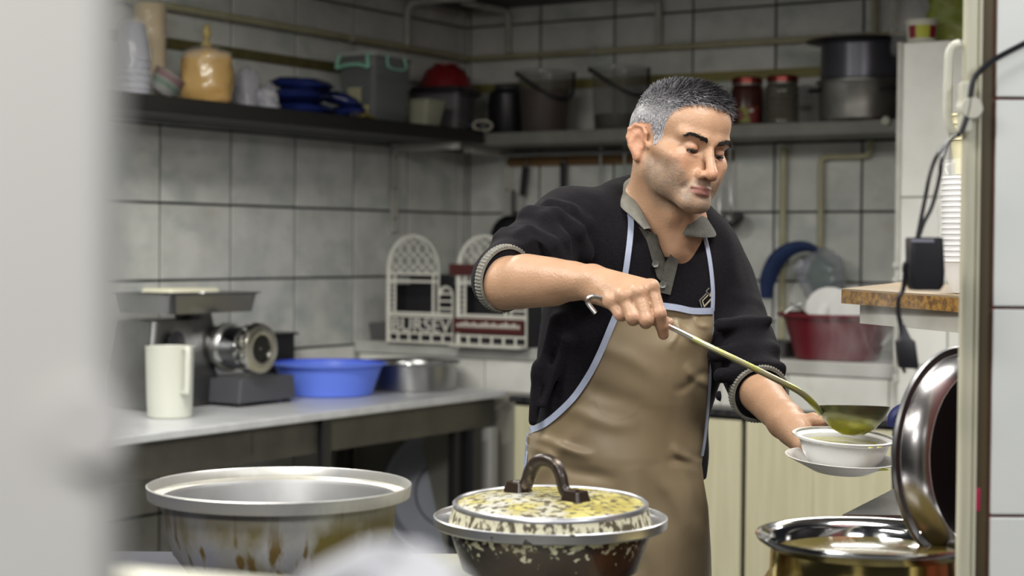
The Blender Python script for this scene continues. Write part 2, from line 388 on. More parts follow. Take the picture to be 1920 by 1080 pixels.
# ---- pipes on the walls
def pipe(name, label, pts, r, M, clips=()):
    t = thing(name, label, 'pipe', pts[0])
    o = MB().tube([Vector(p) - Vector(pts[0]) for p in pts], r, 12).build('pipe_run', M, t)
    for c in clips:
        MB().lathe([(r + .001, -.008), (r + .005, -.008), (r + .005, .008), (r + .001, .008)], 14, ).build('clip', m_white_paint, t, loc=Vector(c[0]) - Vector(pts[0]), rot=c[1])
    return t
pipe('gas_pipe', 'cream painted gas pipe running along the left wall above the shelf', [R(.035, 2.9, 2.158), R(.035, .03, 2.152)], .0125, m_cream_pipe,
     [(R(.035, .80, 2.1535), (math.pi / 2, 0, RZ)), (R(.035, 1.9, 2.156), (math.pi / 2, 0, RZ))])
pipe('gas_pipe', 'cream painted gas pipe running along the back wall above the shelf', [R(.055, .035, 2.150), R(2.1, .035, 2.142)], .0115, m_cream_pipe,
     [(R(.62, .035, 2.148), (0, math.pi / 2, RZ)), (R(1.6, .035, 2.144), (0, math.pi / 2, RZ))])
pipe('water_pipe', 'upright yellowed pipe on the back wall, left of the bent one', [R(1.408, .03, 1.05), R(1.408, .03, 1.765)], .012, m_cream_pipe)
pipe('water_pipe', 'white pipe with two bends on the back wall under the stacked pots', smooth_path([R(1.552, .03, 1.05), R(1.552, .03, 1.60), R(1.552, .03, 1.705), R(1.565, .03, 1.722), R(1.60, .03, 1.724), R(1.70, .03, 1.724), R(1.722, .03, 1.727), R(1.733, .03, 1.742), R(1.735, .03, 1.778)], 4), .0105, m_cream_pipe)
pipe('upright_pipe', 'thin upright pipe at the top right, left one of a pair', [R(1.745, .03, 2.16), R(1.745, .03, 2.34)], .011, m_cream_pipe)
pipe('upright_pipe', 'thin upright pipe at the top right, beside the pillar', [R(1.82, .03, 2.16), R(1.82, .03, 2.34)], .011, m_cream_pipe)
rod = MB().tube([R(.25, .10, 1.757), R(1.05, .10, 1.757)], .009, 10).build('hanging_rod', mat('dull_steel', (.30, .30, .30), .35, 1.0)); tag(rod, 'thin grey metal rod slung under the back wall shelf', 'rod')
rl = slab('utensil_rail', .222, 1.20, .008, .026, 1.716, 1.752, m_wood_rail, kind=False, bevel=.002); tag(rl, 'brown wooden rail under the back shelf for hanging utensils', 'rail')
# ================================================================ steel work table on the left
m_steel = mat('brushed_steel', (.55, .55, .54), .30, 1.0, c2=(.46, .46, .46), scale=20, stretch=(1, 1, .15), bump=.05, bscale=120)
m_steel_d = mat('dark_steel', (.20, .20, .20), .38, 1.0, c2=(.13, .13, .13), scale=8)
m_chrome = mat('polished_chrome', (.72, .73, .75), .10, 1.0)
m_top = mat('worn_white_steel_top', (.62, .63, .66), .34, .1, c2=(.54, .55, .57), scale=6, stretch=(1, 3, 1))
m_frame = mat('greasy_grey_frame', (.060, .058, .050), .45, .3, c2=(.09, .086, .07), scale=7)
m_black = mat('black_paint', (.012, .012, .014), .4)
m_blackp = mat('black_plastic', (.014, .014, .018), .38)
tb = thing('work_table', 'long steel-topped work table against the left wall', 'table', R(.36, 1.85, 0), RZ)
U0, U1, V0, V1 = -.352, .345, -1.08, 1.45       # local: x = u, y = -v
MB().box(U0, U1, -V1, -V0, .876, .900).build('tabletop', m_top, tb, smooth=0, bevel=.004)
MB().box(U1 - .045, U1 - .03, -V1 + .02, -V0 - .03, .775, .8755).build('apron', m_frame, tb, smooth=0)
MB().box(U0 + .03, U1 - .05, -V0 - .05, -V0 - .035, .775, .8755).build('apron', m_frame, tb, smooth=0)
for x, y, Mx in ((U1 - .032, 1.02, mat('pale_grey_leg', (.30, .30, .29), .45)), (U1 - .032, .915, m_black), (U0 + .05, -V0 - .075, m_frame), (U1 - .06, -V1 + .06, m_frame), (U0 + .05, -V1 + .06, m_frame)):
    MB().frustum(.05, .05, 0, .05, .05, .774, .006).build('leg', Mx, tb, loc=(x, y, 0))
MB().frustum(.018, .045, 0, .018, .045, .8755, .004).build('leg', m_black, tb, loc=(U1 - .0195, .11, .0))
MB().frustum(.034, .045, 0, .034, .045, .774, .004).build('leg', m_black, tb, loc=(U1 - .06, .86, .0))
MB().box(U0 + .03, U1 - .09, -V1 + .05, -V0 - .11, .24, .26).build('lower_shelf', m_frame, tb, smooth=0)

# big round aluminium tray leaning below the table
m_alu_dull = mat('dull_aluminium', (.42, .44, .50), .55, .4, c2=(.36, .38, .44), scale=4)
tr = thing('round_tray', 'big round grey metal tray leaning upright under the table end', 'tray', onu(842, 925, .40), rot=(math.radians(80), 0, RZ + math.radians(38)))
MB().lathe([(.0001, 0), (.205, 0), (.235, .022), (.248, .022), (.248, .027), (.232, .027), (.202, .005), (.0001, .005)], 56).build('dish', m_alu_dull, tr)
MB().tube([(.249 * math.cos(a), .249 * math.sin(a), .0275) for a in np.linspace(0, 2 * math.pi, 57)], .006, 6, False).build('rim', m_steel_d, tr)
MB().lathe([(.118, .0055), (.121, .010), (.124, .0055)], 48).build('ridge', m_steel_d, tr)

# ================================================================ meat grinder
def at_table(px, py): return onz(px, py, .90)
gP = R(.30, 1.79, .9005)
gr = thing('meat_grinder', 'steel electric meat grinder with tray and round cutter head on the left table', 'meat grinder', gP, RZ)
mb = MB(); mb.frustum(.19, .30, .0, .19, .30, .10, .012); mb.frustum(.19, .30, .10, .17, .24, .262, .02)
mb.build('motor_housing', m_steel_d, gr, loc=(-.10, -.14, .003))
MB().frustum(.20, .27, .012, .20, .25, .085, .008).build('base', mat('grey_enamel', (.085, .088, .10), .35, .2), gr, loc=(.02, .10, 0))
for x, y in ((.09, .22), (.09, .0), (-.06, .22)): MB().lathe([(.0001, 0), (.015, 0), (.013, .013), (.0001, .013)], 12).build('foot', m_black, gr, loc=(x, y, 0))
MY = Matrix.Rotation(math.pi / 2, 4, 'Y')
HC = (.0, .035, .178)          # axis height of the grinding head
RR = Matrix.Identity(4)
MB().lathe([(.0001, -.16), (.062, -.16), (.062, -.06), (.066, -.05), (.066, .005)], 36, MY).build('worm_housing', m_steel, gr, loc=HC)
MB().lathe([(.0001, .0), (.076, .0), (.076, .014), (.068, .016), (.0001, .016)], 40, MY).build('flange', mat('bare_cast_metal', (.62, .62, .60), .32, 1.), gr, loc=(HC[0] + .004, HC[1], HC[2]))
MB().lathe([(.0655, .0), (.0655, .072), (.060, .078), (.060, .10)], 40, MY).build('barrel', m_chrome, gr, loc=(HC[0] + .02, HC[1], HC[2]))
# lobed ring nut
rings = []
for rr_, x_ in ((.060, .0), (.066, .004), (.070, .012), (.070, .040), (.066, .048), (.055, .052), (.043, .050), (.041, .040)):
    ring = []
    for j in range(96):
        a = 2 * math.pi * j / 96
        lob = (.5 + .5 * math.cos(9 * a)) ** .5 * .011 if rr_ > .057 and x_ < .03 else .0085 * (1 if rr_ > .057 else 0)
        rad = rr_ + lob; ring.append((x_, rad * math.cos(a), rad * math.sin(a)))
    rings.append(ring)
MB().loft(rings).build('ring_nut', mat('worn_plated_metal', (.58, .57, .54), .22, 1., c2=(.46, .44, .38), scale=18), gr, loc=(HC[0] + .10, HC[1], HC[2]))
pl = MB().lathe([(.0001, .0), (.043, .0), (.043, -.006), (.0001, -.006)], 32, MY).build('cutter_plate', mat('greasy_dark_metal', (.05, .05, .045), .3, .9), gr, loc=(HC[0] + .142, HC[1], HC[2]))
hole = None
for k in range(19):
    a = k * 2.4; rr_ = .0085 * math.sqrt(k) ; 
    o = MB().lathe([(.0001, 0.0), (.0035, 0.0), (.0035, .0015), (.0001, .0015)], 8, MY).build('hole', m_black if k % 3 else m_steel, pl) if hole is None or k in (1, 2) else None
    if o is None: o = hole.copy(); COL.objects.link(o); o.parent = pl
    else: hole = o
    o.location = (.0003, rr_ * math.cos(a), rr_ * math.sin(a))
# throat and feed tray
pts = [(0, -.06, .17), (0, -.065, .24), (0, -.07, .32), (0, -.075, .37)]
MB().tube([(HC[0] - .07, HC[1] - .03, .165), (HC[0] - .075, HC[1] - .045, .21), (HC[0] - .078, HC[1] - .06, .27), (HC[0] - .08, HC[1] - .065, .312)], [.060, .058, .056, .060], 28).build('throat', m_steel_d, gr)
mb = MB()
tw, tl = .25, .40
rings = [[(x, y, z) for x, y in rrect(a, b, .03, 5)] for a, b, z in ((tw - .02, tl - .02, 0), (tw, tl, .055), (tw + .02, tl + .02, .058), (tw + .02, tl + .02, .061), (tw - .006, tl - .006, .058), (tw - .026, tl - .026, .004))]
mb.loft(rings, True, True); ty = mb.build('feed_tray', mat('tray_steel', (.26, .26, .27), .28, 1.), gr, loc=(-.075, -.06, .288))
MB().lathe([(.0001, 0), (.03, 0), (.036, .01), (.0001, .012)], 20, Matrix.Rotation(math.pi / 2, 4, 'Y')).build('knob', m_blackp, gr, loc=(.0, -.19, .20))
pp = thing('paper_pad', 'pale folded paper lying on the meat grinder tray', 'paper', gP + Vector((0, 0, .3505)) + Vector((*(DR * -.075 + DL * .085), 0)), RZ)
MB().frustum(.13, .22, 0, .12, .21, .012, .01).build('paper', mat('cream_paper', (.74, .72, .56), .8), pp)
bk = thing('control_box', 'small dark box with a rim standing behind the meat grinder head', 'box', onz(503, 735, .9005) + Vector((*(DR * -.10 + DL * -.12), 0)), RZ)
MB().frustum(.13, .13, 0, .13, .13, .185, .012).build('case', m_blackp, bk); MB().frustum(.15, .15, .1855, .15, .15, .194, .012).build('lid', m_blackp, bk)

# measuring jug
m_jug = mat('milky_plastic', (.76, .77, .69), .35, 0., trans=.25, ior=1.3, sub=.0)
jP = onz(318, 782, .9005)
jg = thing('measuring_jug', 'milky white plastic jug with a square handle on the table edge', 'jug', jP)
jp = [(.060, 0), (.064, .004), (.0655, .05), (.069, .198), (.071, .204)]
MB().lathe(shell(jp, .0025), 40).build('body', m_jug, jg)
hnd = MB().tube(smooth_path([(.066, -.01, .198), (.080, -.012, .203), (.088, -.014, .195), (.087, -.014, .15), (.084, -.014, .085), (.081, -.014, .074), (.058, -.012, .072)], 4), [.009] * 25, 8, True, .7).build('handle', m_jug, jg, rot=(0, 0, -.62))
# blue basin
m_blue = mat('blue_plastic', (.15, .25, .90), .36, spec=.3)
bP = onz(608, 746, .9005) + Vector((0, .13, 0)); 
bs = thing('plastic_basin', 'bright blue plastic basin in the middle of the left table', 'basin', bP)
MB().lathe(shell([(.138, 0), (.146, .004), (.172, .078), (.179, .100), (.194, .1005), (.196, .106), (.188, .108)], .0035), 56).build('bowl', m_blue, bs)
# steel pan
pP = onz(769, 736, .9005) + Vector((0, .145, 0))
pn = thing('baking_pan', 'round shallow steel pan at the far end of the left table', 'pan', pP)
MB().lathe(shell([(.148, 0), (.152, .004), (.152, .085), (.156, .092), (.163, .094), (.163, .097), (.155, .098)], .003), 56).build('pan_body', mat('grey_pan_steel', (.36, .36, .36), .28, 1.), pn)
MB().tube([(.165 * math.cos(a), .165 * math.sin(a), .096) for a in np.linspace(0, 2 * math.pi, 57)], .0032, 6, False).build('rolled_rim', m_chrome, pn)

# ================================================================ cutlery racks with cut-out lettering
m_rack = mat('yellowed_white_plastic', (.78, .77, .70), .45, c2=(.70, .69, .61), scale=12)
m_rdark = mat('dark_red_plastic', (.085, .018, .016), .4)
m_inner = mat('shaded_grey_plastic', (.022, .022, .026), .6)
def rack(label, P, letters, red):
    # panel in x (along wall), z up; a tall arched bay on the left, a low arched bay on the right
    t = thing('cutlery_rack', label, 'cutlery rack', P, RZ); t.scale = (.94, .94, 1.0)
    Wd, Hd, Wt, Hr, th = .315, .392, .248, .212, .006
    def bar(pts, wd=.011, nm='frame_bar', M=m_rack):
        return MB().tube(pts, wd / 2, 8, True, .55).build(nm, M, t)
    rad = Wt / 2 - .006; zc = Hd - rad - .006
    arch = [(.006, 0, 0)] + [(.006, 0, zc * k / 4) for k in range(1, 4)] + [(.006 + rad - rad * math.cos(a), 0, zc + rad * math.sin(a)) for a in np.linspace(0, math.pi, 21)] + [(Wt - .006, 0, .098)]
    bar(arch, .017, 'tall_arch')
    r2 = (Wd - Wt) / 2; z2 = Hr - r2 - .004
    arch2 = [(Wt - .004 + r2 - (r2 - .004) * math.cos(a), 0, z2 + (r2 - .004) * math.sin(a)) for a in np.linspace(0, math.pi, 15)] + [(Wd - .006, 0, .10), (Wd - .006, 0, 0)]
    bar(arch2, .015, 'low_arch')
    for z, x1 in ((.005, Wd), (.036, Wd), (.098, Wd), (.108, Wd)): bar([(.004, 0, z), (x1 - .004, 0, z)], .011, 'cross_bar')
    for z in (.223, .250): bar([(.006, 0, z), (Wt - .006, 0, z)], .012, 'cross_bar')
    for z in (.128, .155, .181): bar([(Wt, 0, z), (Wd - .006, 0, z)], .009, 'cross_bar')
    bar([(.036, 0, .108), (.036, 0, .25)], .009, 'upright'); bar([(Wt - .03, 0, .108), (Wt - .03, 0, .25)], .009, 'upright')
    for k in range(6): bar([(.008, 0, .125 + k * .018), (.034, 0, .125 + k * .018)], .006, 'rung')
    for k in range(1, 6): bar([(k * Wd / 6, 0, .006), (k * Wd / 6, 0, .034)], .009, 'rung')
    # lattice of crossing waves inside the arch
    n = 5
    for k in range(n):
        x0 = .02 + (Wt - .04) * (k + .5) / n
        for sgn in (-1, 1):
            pts = []
            for j in range(25):
                z = .252 + (Hd - .258) * j / 24; x = x0 + sgn * .0215 * math.cos((z - .252) / .044 * math.pi)
                if (x - Wt / 2) ** 2 + max(0, z - zc) ** 2 < (rad - .003) ** 2: pts.append((x, .001 * sgn, z))
            if len(pts) > 2: bar(pts, .0048, 'lattice_rib')
    # box behind the front
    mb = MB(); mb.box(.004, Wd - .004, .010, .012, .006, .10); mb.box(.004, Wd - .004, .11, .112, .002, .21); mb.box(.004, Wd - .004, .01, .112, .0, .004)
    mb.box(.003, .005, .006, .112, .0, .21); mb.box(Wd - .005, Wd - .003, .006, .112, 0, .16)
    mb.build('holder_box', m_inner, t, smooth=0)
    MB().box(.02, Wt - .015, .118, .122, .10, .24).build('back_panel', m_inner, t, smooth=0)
    if letters:
        cu = bpy.data.curves.new('lettering', 'FONT'); cu.body = letters; cu.size = .068; cu.extrude = .003; cu.offset = .0; cu.align_x = 'CENTER'; cu.space_character = 1.05
        tmp = bpy.data.objects.new('tmp', cu); COL.objects.link(tmp)
        dg = bpy.context.evaluated_depsgraph_get(); me = bpy.data.meshes.new_from_object(tmp.evaluated_get(dg)); bpy.data.objects.remove(tmp)
        lo = bpy.data.objects.new('lettering', me); COL.objects.link(lo); me.materials.clear(); me.materials.append(m_rack); lo.parent = t
        xs = [v.co.x for v in me.vertices]; k = (Wd - .04) / (max(xs) - min(xs))
        for v in me.vertices: v.co.x *= k
        lo.rotation_euler = (math.pi / 2, 0, 0); lo.location = (Wd / 2 + .002, -.001, .0430)
    if red:
        MB().box(-.03, Wt - .03, -.012, -.006, .248, .288).build('red_band', m_rdark, t, smooth=0)
        rb = MB().box(-.01, Wd - .012, -.013, -.007, .046, .098).build('red_band', m_rdark, t, smooth=0)
        mb = MB()
        for k in range(16):
            x = .01 + k * .0178; hgt = .012 + .010 * ((k * 7) % 5) / 5
            mb.box(x, x + .011, -.0150, -.0131, .066, .066 + hgt)
        mb.build('worn_print', m_rack, rb, smooth=0)['kind'] = 'stuff'
        MB().box(.0, Wd, -.05, .0, -.0005, .008).build('foot_plate', m_rack, t, smooth=0)
    return t
rP = onz(726, 641, 1.0465)
rack('white plastic cutlery rack with cut-out capital letters across its front', rP, 'BURSEV', False)
rack('white cutlery rack with dark red bands, right of the lettered one', onz(856, 648, 1.0465) + Vector((0, .025, 0)), '', True)
gb = thing('metal_tray', 'low grey metal tray standing on the ledge left of the racks', 'tray', R(.085, .55, 1.0465), RZ)
MB().frustum(.14, .20, 0, .15, .22, .062, .02).build('tray_body', mat('grey_tray_metal', (.20, .20, .21), .4, .6), gb)
# small blue tub behind the elbow
bt = thing('plastic_tub', 'small blue plastic tub on the ledge, by the elbow of the cook', 'tub', onz(1004, 650, 1.0465) + Vector((0.012, .04, 0)))
MB().lathe(shell([(.058, 0), (.062, .004), (.072, .07), (.079, .072), (.079, .076)], .003), 36).build('tub_body', mat('deep_blue_plastic', (.02, .035, .20), .4), bt)

# ================================================================ things on the left shelf (top at z 1.836)
SZ = 1.8365
def on_shelf(px, u): 
    P = onu(px, 200, u); return Vector((P.x, P.y, SZ))
def px_m(P): return F / P.y                       # photo pixels per metre at that depth
m_clear = mat('clear_plastic', (.75, .78, .80), .18, alpha=.30)
m_clear2 = mat('cloudy_plastic', (.62, .64, .62), .35, alpha=.62)
m_wrap = mat('shiny_wrap', (.8, .8, .8), .12, alpha=.16)
def crumple(ob, amp, sc, seed=0, zmin=None):
    from mathutils import noise as mn
    me = ob.data
    for v in me.vertices:
        d = mn.fractal(v.co * sc + Vector((seed, seed * 2, 0)), 1.0, 2.0, 3)
        if zmin is not None and v.co.z < zmin: d = 0
        v.co += v.normal * d * amp
def blob(prof, n=40, sx=1, sy=1, seg=6):
    P = smooth_path([(r, 0, z) for r, z in prof], seg)
    return MB().lathe([(max(p.x, .0002), p.z) for p in P], n, None, sx, sy)
# grey-violet cups
P = on_shelf(247, .20); c = thing('cup_stack', 'stack of grey-violet cups upside down in plastic wrap, far left of the shelf', 'cups', P)
m_violet = mat('grey_violet_plastic', (.26, .265, .33), .35, c2=(.30, .305, .36), scale=5)
base = None
for k in range(6):
    o = MB().lathe([(.0001, .094), (.036, .112), (.039, .106), (.055, .004), (.057, .0), (.053, .0)], 28).build('cup', m_violet, c, loc=(0, 0, k * .023)) if base is None else None
    if o is None: o = base.copy(); COL.objects.link(o); o.parent = c; o.location = (0, 0, k * .021)
    else: base = o
o = blob([(.0, .0), (.062, 0), (.061, .1), (.052, .2), (.03, .235), (.0, .245)], 28).build('wrap', m_wrap, c); crumple(o, .006, 22, 1, .01)
# tan cups
P = on_shelf(279, .10); c = thing('cup_stack', 'tall stack of tan paper cups wrapped in clear plastic on the shelf', 'cups', P)
m_tan = mat('tan_paper', (.54, .42, .24), .6, c2=(.60, .48, .29), scale=12)
base = None
for k in range(16):
    if base is None:
        o = MB().lathe([(.0001, .0), (.038, .0), (.049, .105), (.0515, .107), (.0515, .111), (.047, .108)], 28).build('cup', m_tan, c); base = o
    else: o = base.copy(); COL.objects.link(o); o.parent = c
    o.location = (0, 0, .003 + k * .0125)
o = blob([(.0, .0), (.045, 0), (.052, .1), (.056, .25), (.05, .31), (.02, .325), (.0, .33)], 28).build('wrap', m_wrap, c); crumple(o, .007, 18, 4, .01)
# tilted plates with coloured rims
P = on_shelf(311, .245)
pcols = [(.70, .70, .68), (.62, .64, .62), (.42, .56, .47), (.66, .64, .62), (.58, .36, .38), (.60, .55, .50)]
for k, pc in enumerate(pcols):
    nm = ['white plate at the bottom of the tilted stack on the shelf', 'grey-white plate second from the bottom of the tilted stack', 'pale green plate in the tilted stack on the shelf',
          'white plate between the green and pink plates of the tilted stack', 'pink plate near the top of the tilted stack', 'beige plate on top of the tilted stack'][k]
    t = thing('paper_plate', nm, 'plate', P + Vector((-.018 + k * .0055, 0, .014 + k * .0098)), rot=(math.radians(-12), math.radians(31), 0), group='tilted paper plates on the shelf')
    MB().lathe(shell([(.032, 0), (.042, .005), (.052, .0085)], .002), 28).build('disc', mat('plate_%d' % k, pc, .6), t)
# tan bag with a knot
P = on_shelf(387, .20)
bg = thing('food_bag', 'knotted clear bag full of tan crumbs on the left shelf', 'bag', P)
m_crumb = mat('tan_crumbs', (.55, .36, .145), .30, c2=(.47, .29, .10), scale=9, bump=.25, bscale=45, coat=.25)
o = blob([(.0, .0), (.045, .0), (.077, .006), (.083, .04), (.083, .11), (.080, .145), (.066, .162), (.035, .172), (.012, .182)], 44, 1, .78).build('filled_body', m_crumb, bg); crumple(o, .010, 13, 2, .006)
o = blob([(.012, .180), (.017, .188), (.012, .196), (.009, .205), (.016, .222), (.012, .24), (.007, .25)], 20).build('knot', mat('yellowish_film', (.42, .34, .14), .3), bg); crumple(o, .006, 40, 5)
o = blob([(.083, .14), (.074, .166), (.036, .182), (.013, .186)], 40, 1.0, .80).build('loose_film', m_wrap, bg); crumple(o, .008, 20, 7)
# two clear bags
for px, u, prof, lab, sd in ((462, .17, [(.0, 0), (.04, 0), (.044, .03), (.042, .09), (.03, .125), (.012, .138), (0, .142)], 'pale clear plastic bag right of the bag of crumbs', 3),
                             (502, .22, [(.0, 0), (.034, 0), (.040, .02), (.034, .06), (.018, .078), (0, .085)], 'small crinkled clear bag against the dark blue pouches', 9)):
    t = thing('plastic_bag', lab, 'bag', on_shelf(px, u)); o = blob(prof, 36).build('film', mat('crinkled_film', (.50, .50, .56), .15, alpha=.55, bump=.6, bscale=35), t); crumple(o, .014, 20, sd, .004)
    o2 = blob([(r * .8, z * .85 + .002) for r, z in prof], 28).build('contents', mat('pale_bag_filling', (.42, .42, .45), .5), t); crumple(o2, .010, 24, sd + 2, .006)
# dark blue pouches
m_pouch = mat('dark_blue_foil', (.007, .013, .075), .25, c2=(.012, .022, .12), scale=9, coat=.15, layers=[dict(c=(.45, .36, .06), scale=20, lo=.70, hi=.73)])
m_pouch_y = mat('yellow_foil', (.40, .30, .035), .28, c2=(.05, .045, .06), scale=16, lo=.52, hi=.58)
spots = [(566, .18, .0, .215, .13, 0.02, 4, 'dark blue foil pouch at the bottom left of the pouch pile'), (556, .18, .042, .21, .13, -.1, 3, 'dark blue foil pouch lying on the lower left pouch'),
         (566, .17, .084, .20, .12, .02, 4, 'dark blue foil pouch on top of the pouch pile'), (640, .19, .0, .17, .12, .3, -4, 'dark blue foil pouch at the right of the pouch pile'),
         (636, .19, .046, .17, .11, .2, 15, 'dark blue foil pouch tilted on the right side of the pile')]
for px, u, dz, lx, ly, rz, tl, lab in spots:
    t = thing('foil_pouch', lab, 'pouch', on_shelf(px, u) + Vector((0, 0, dz + .022)), rot=(0, math.radians(tl), rz - .2), group='dark blue foil pouches on the shelf')
    mb = MB(); rings = []
    for j in range(13):
        s = -1 + 2 * j / 12; th_ = .023 * (1 - abs(s) ** 4) + .0008
        rings.append([(s * lx / 2, ly / 2 * math.cos(a) * (1.0 if abs(s) < .9 else 1.03), th_ * math.sin(a)) for a in np.linspace(0, 2 * math.pi, 24, endpoint=False)])
    mb.loft(rings, True, True); o = mb.build('pouch_body', m_pouch, t); crumple(o, .007, 22, abs(tl) + px)
t = thing('foil_pouch', 'yellow and blue foil pouch at the right foot of the pile', 'pouch', on_shelf(668, .24) + Vector((0, 0, .018)), rot=(0, math.radians(12), -.35), group='dark blue foil pouches on the shelf')
mb = MB(); rings = []
for j in range(13):
    s = -1 + 2 * j / 12; th_ = .016 * (1 - abs(s) ** 4) + .0008
    rings.append([(s * .055, .04 * math.cos(a), th_ * math.sin(a)) for a in np.linspace(0, 2 * math.pi, 20, endpoint=False)])
o = mb.loft(rings, True, True).build('pouch_body', m_pouch_y, t); crumple(o, .008, 26, 3)
# storage tub with green clip handles
P = onu(703, 200, .17); P.z = SZ
st = thing('storage_tub', 'tall clear plastic storage tub with pale green clip handles', 'tub', P, RZ)
m_tub = mat('clear_tub_plastic', (.20, .215, .22), .22, alpha=.42)
m_clip = mat('mint_plastic', (.28, .60, .45), .35)
rings = [[(x, y, z) for x, y in rrect(a, b, .025, 5)] for a, b, z in ((.135, .20, 0), (.15, .215, .012), (.168, .235, .222), (.18, .245, .226), (.18, .245, .232), (.162, .229, .228), (.144, .209, .016), (.13, .19, .005))]
MB().loft(rings, True, True).build('tub_body', m_tub, st)
MB().frustum(.176, .242, .2325, .166, .23, .246, .025).build('lid', m_clear2, st)
for y in (-.125, ):
    MB().tube(smooth_path([(-.062, y, .236), (-.066, y - .006, .21), (-.07, y - .008, .19), (-.03, y - .008, .198), (.03, y - .008, .198), (.07, y - .008, .188), (.066, y - .006, .21), (.062, y, .236)], 4), .0065, 8).build('clip_handle', m_clip, st)
MB().tube(smooth_path([(.092, -.05, .236), (.098, -.055, .20), (.099, -.03, .190), (.099, .03, .190), (.098, .055, .20), (.092, .05, .236)], 4), .004, 8).build('clip_handle', m_clip, st)
MB().box(-.03, .03, -.1195, -.1185, .05, .12).build('paper_label', mat('faded_label', (.36, .34, .22), .7), st, smooth=0)
MB().box(.02, .065, -.121, -.1195, .012, .055).build('price_tag', mat('pale_tag', (.45, .42, .24), .7), st, smooth=0)
# little cream tub
t = thing('food_tub', 'small cloudy cream plastic tub beside the tall clear tub', 'tub', on_shelf(796, .24), RZ)
rings = [[(x, y, z) for x, y in rrect(a, b, .015, 4)] for a, b, z in ((.082, .095, 0), (.112, .125, .088), (.122, .135, .090), (.122, .135, .095), (.106, .119, .091), (.078, .09, .004))]
MB().loft(rings, True, True).build('tub_body', mat('cream_tub_plastic', (.36, .36, .27), .4, alpha=.85), t)
# clear box with dark lid, red bowl on it
P = onu(835, 200, .15); P.z = SZ
t = thing('food_box', 'clear plastic box with a black lid in the shelf corner', 'box', P, RZ + .25)
rings = [[(x, y, z) for x, y in rrect(a, b, .02, 5)] for a, b, z in ((.17, .19, 0), (.185, .205, .13), (.195, .215, .132), (.195, .215, .137), (.175, .195, .133), (.165, .185, .004))]
MB().loft(rings, True, True).build('box_body', mat('smoky_plastic', (.16, .16, .17), .25, alpha=.75), t)
MB().frustum(.225, .245, .138, .215, .235, .162, .03).build('lid', m_blackp, t)
rb_ = thing('red_bowl', 'dark red bowl turned upside down on the black box lid', 'bowl', P + Vector((0, 0, .163)))
MB().lathe([(.099, .0), (.101, .004), (.096, .03), (.078, .066), (.052, .084), (.046, .087), (.046, .094), (.042, .094), (.042, .086), (.0001, .086), (.0001, .082), (.05, .079), (.074, .062), (.092, .028), (.096, .0)], 44).build('bowl', mat('dark_red_plastic_bowl', (.20, .012, .016), .35), rb_)
# dark clutter in the corner: black pot with handle, scale ring
P = R(.30, .15, SZ)
t = thing('black_canister', 'black canister with grey lid in the shelf corner', 'canister', P)
MB().lathe([(.0001, 0), (.075, 0), (.078, .006), (.074, .15), (.062, .165), (.0001, .167)], 32).build('body', m_blackp, t); MB().lathe([(.0001, .1675), (.055, .1675), (.05, .19), (.0001, .192)], 28).build('lid', mat('charcoal_plastic', (.05, .05, .055), .5), t)
P = onu(905, 236, .27); P.z = SZ
t = thing('sieve', 'small sieve with a pale oval rim in front of the black canister', 'sieve', P + Vector((0, -.02, .022)), rot=(math.radians(62), 0, .1))
MB().tube([(.036 * math.cos(a), .022 * math.sin(a), 0) for a in np.linspace(0, 2 * math.pi, 33)], .005, 8, False).build('rim', mat('cream_plastic', (.5, .48, .38), .5), t)
MB().lathe([(.034, 0), (.026, -.012), (.0001, -.02)], 24, None, 1, .62).build('mesh_cup', m_blackp, t)
MB().tube([(-.034, 0, 0), (-.12, .004, -.004)], .0045, 8).build('handle', mat('navy_plastic', (.012, .016, .05), .4), t)

# ================================================================ things on the back shelf (top at z 1.828)
BZ = 1.8285
def on_back(px, v):
    P = onv(px, 200, v); return Vector((P.x, P.y, BZ))
m_pail = mat('clear_pail_plastic', (.16, .16, .14), .18, alpha=.24)
def pail(label, px, v, fill, fcol, fl_alpha=1):
    t = thing('pail', label, 'bucket', on_back(px, v))
    MB().lathe(shell([(.088, 0), (.091, .004), (.104, .222), (.110, .224), (.110, .234), (.106, .236)], .0025), 44).build('pail_body', m_pail, t)
    MB().lathe([(.0001, .004), (.086, .004), (.0875, .01), (.0875 + .012 * fill / .22, fill), (.0001, fill)], 40).build('contents', mat('pail_filling_%d' % px, fcol, .35), t)
    MB().tube(smooth_path([(-.109, -.01, .225), (-.08, -.065, .20), (-.02, -.112, .155), (.05, -.115, .125), (.10, -.06, .14), (.109, -.01, .225)], 5), .0065, 8).build('bail_handle', m_blackp, t)
    for s in (-1, 1): MB().lathe([(.0001, -.004), (.012, -.004), (.012, .004), (.0001, .004)], 12, Matrix.Rotation(math.pi / 2, 4, 'Y')).build('handle_lug', m_blackp, t, loc=(s * .111, -.008, .225))
    return t
pail('clear bucket two thirds full of dark red paste, black handle', 1022, .19, .165, (.050, .008, .013))
pail('clear bucket with black handle and dark olive contents at the bottom', 1160, .19, .06, (.02, .02, .014))
t = thing('red_tub', 'red plastic tub just behind the back of the head', 'tub', on_back(1266, .15))
MB().lathe(shell([(.062, 0), (.065, .004), (.078, .135), (.085, .137), (.085, .144)], .003), 36).build('tub_body', mat('red_plastic', (.30, .02, .02), .35), t)
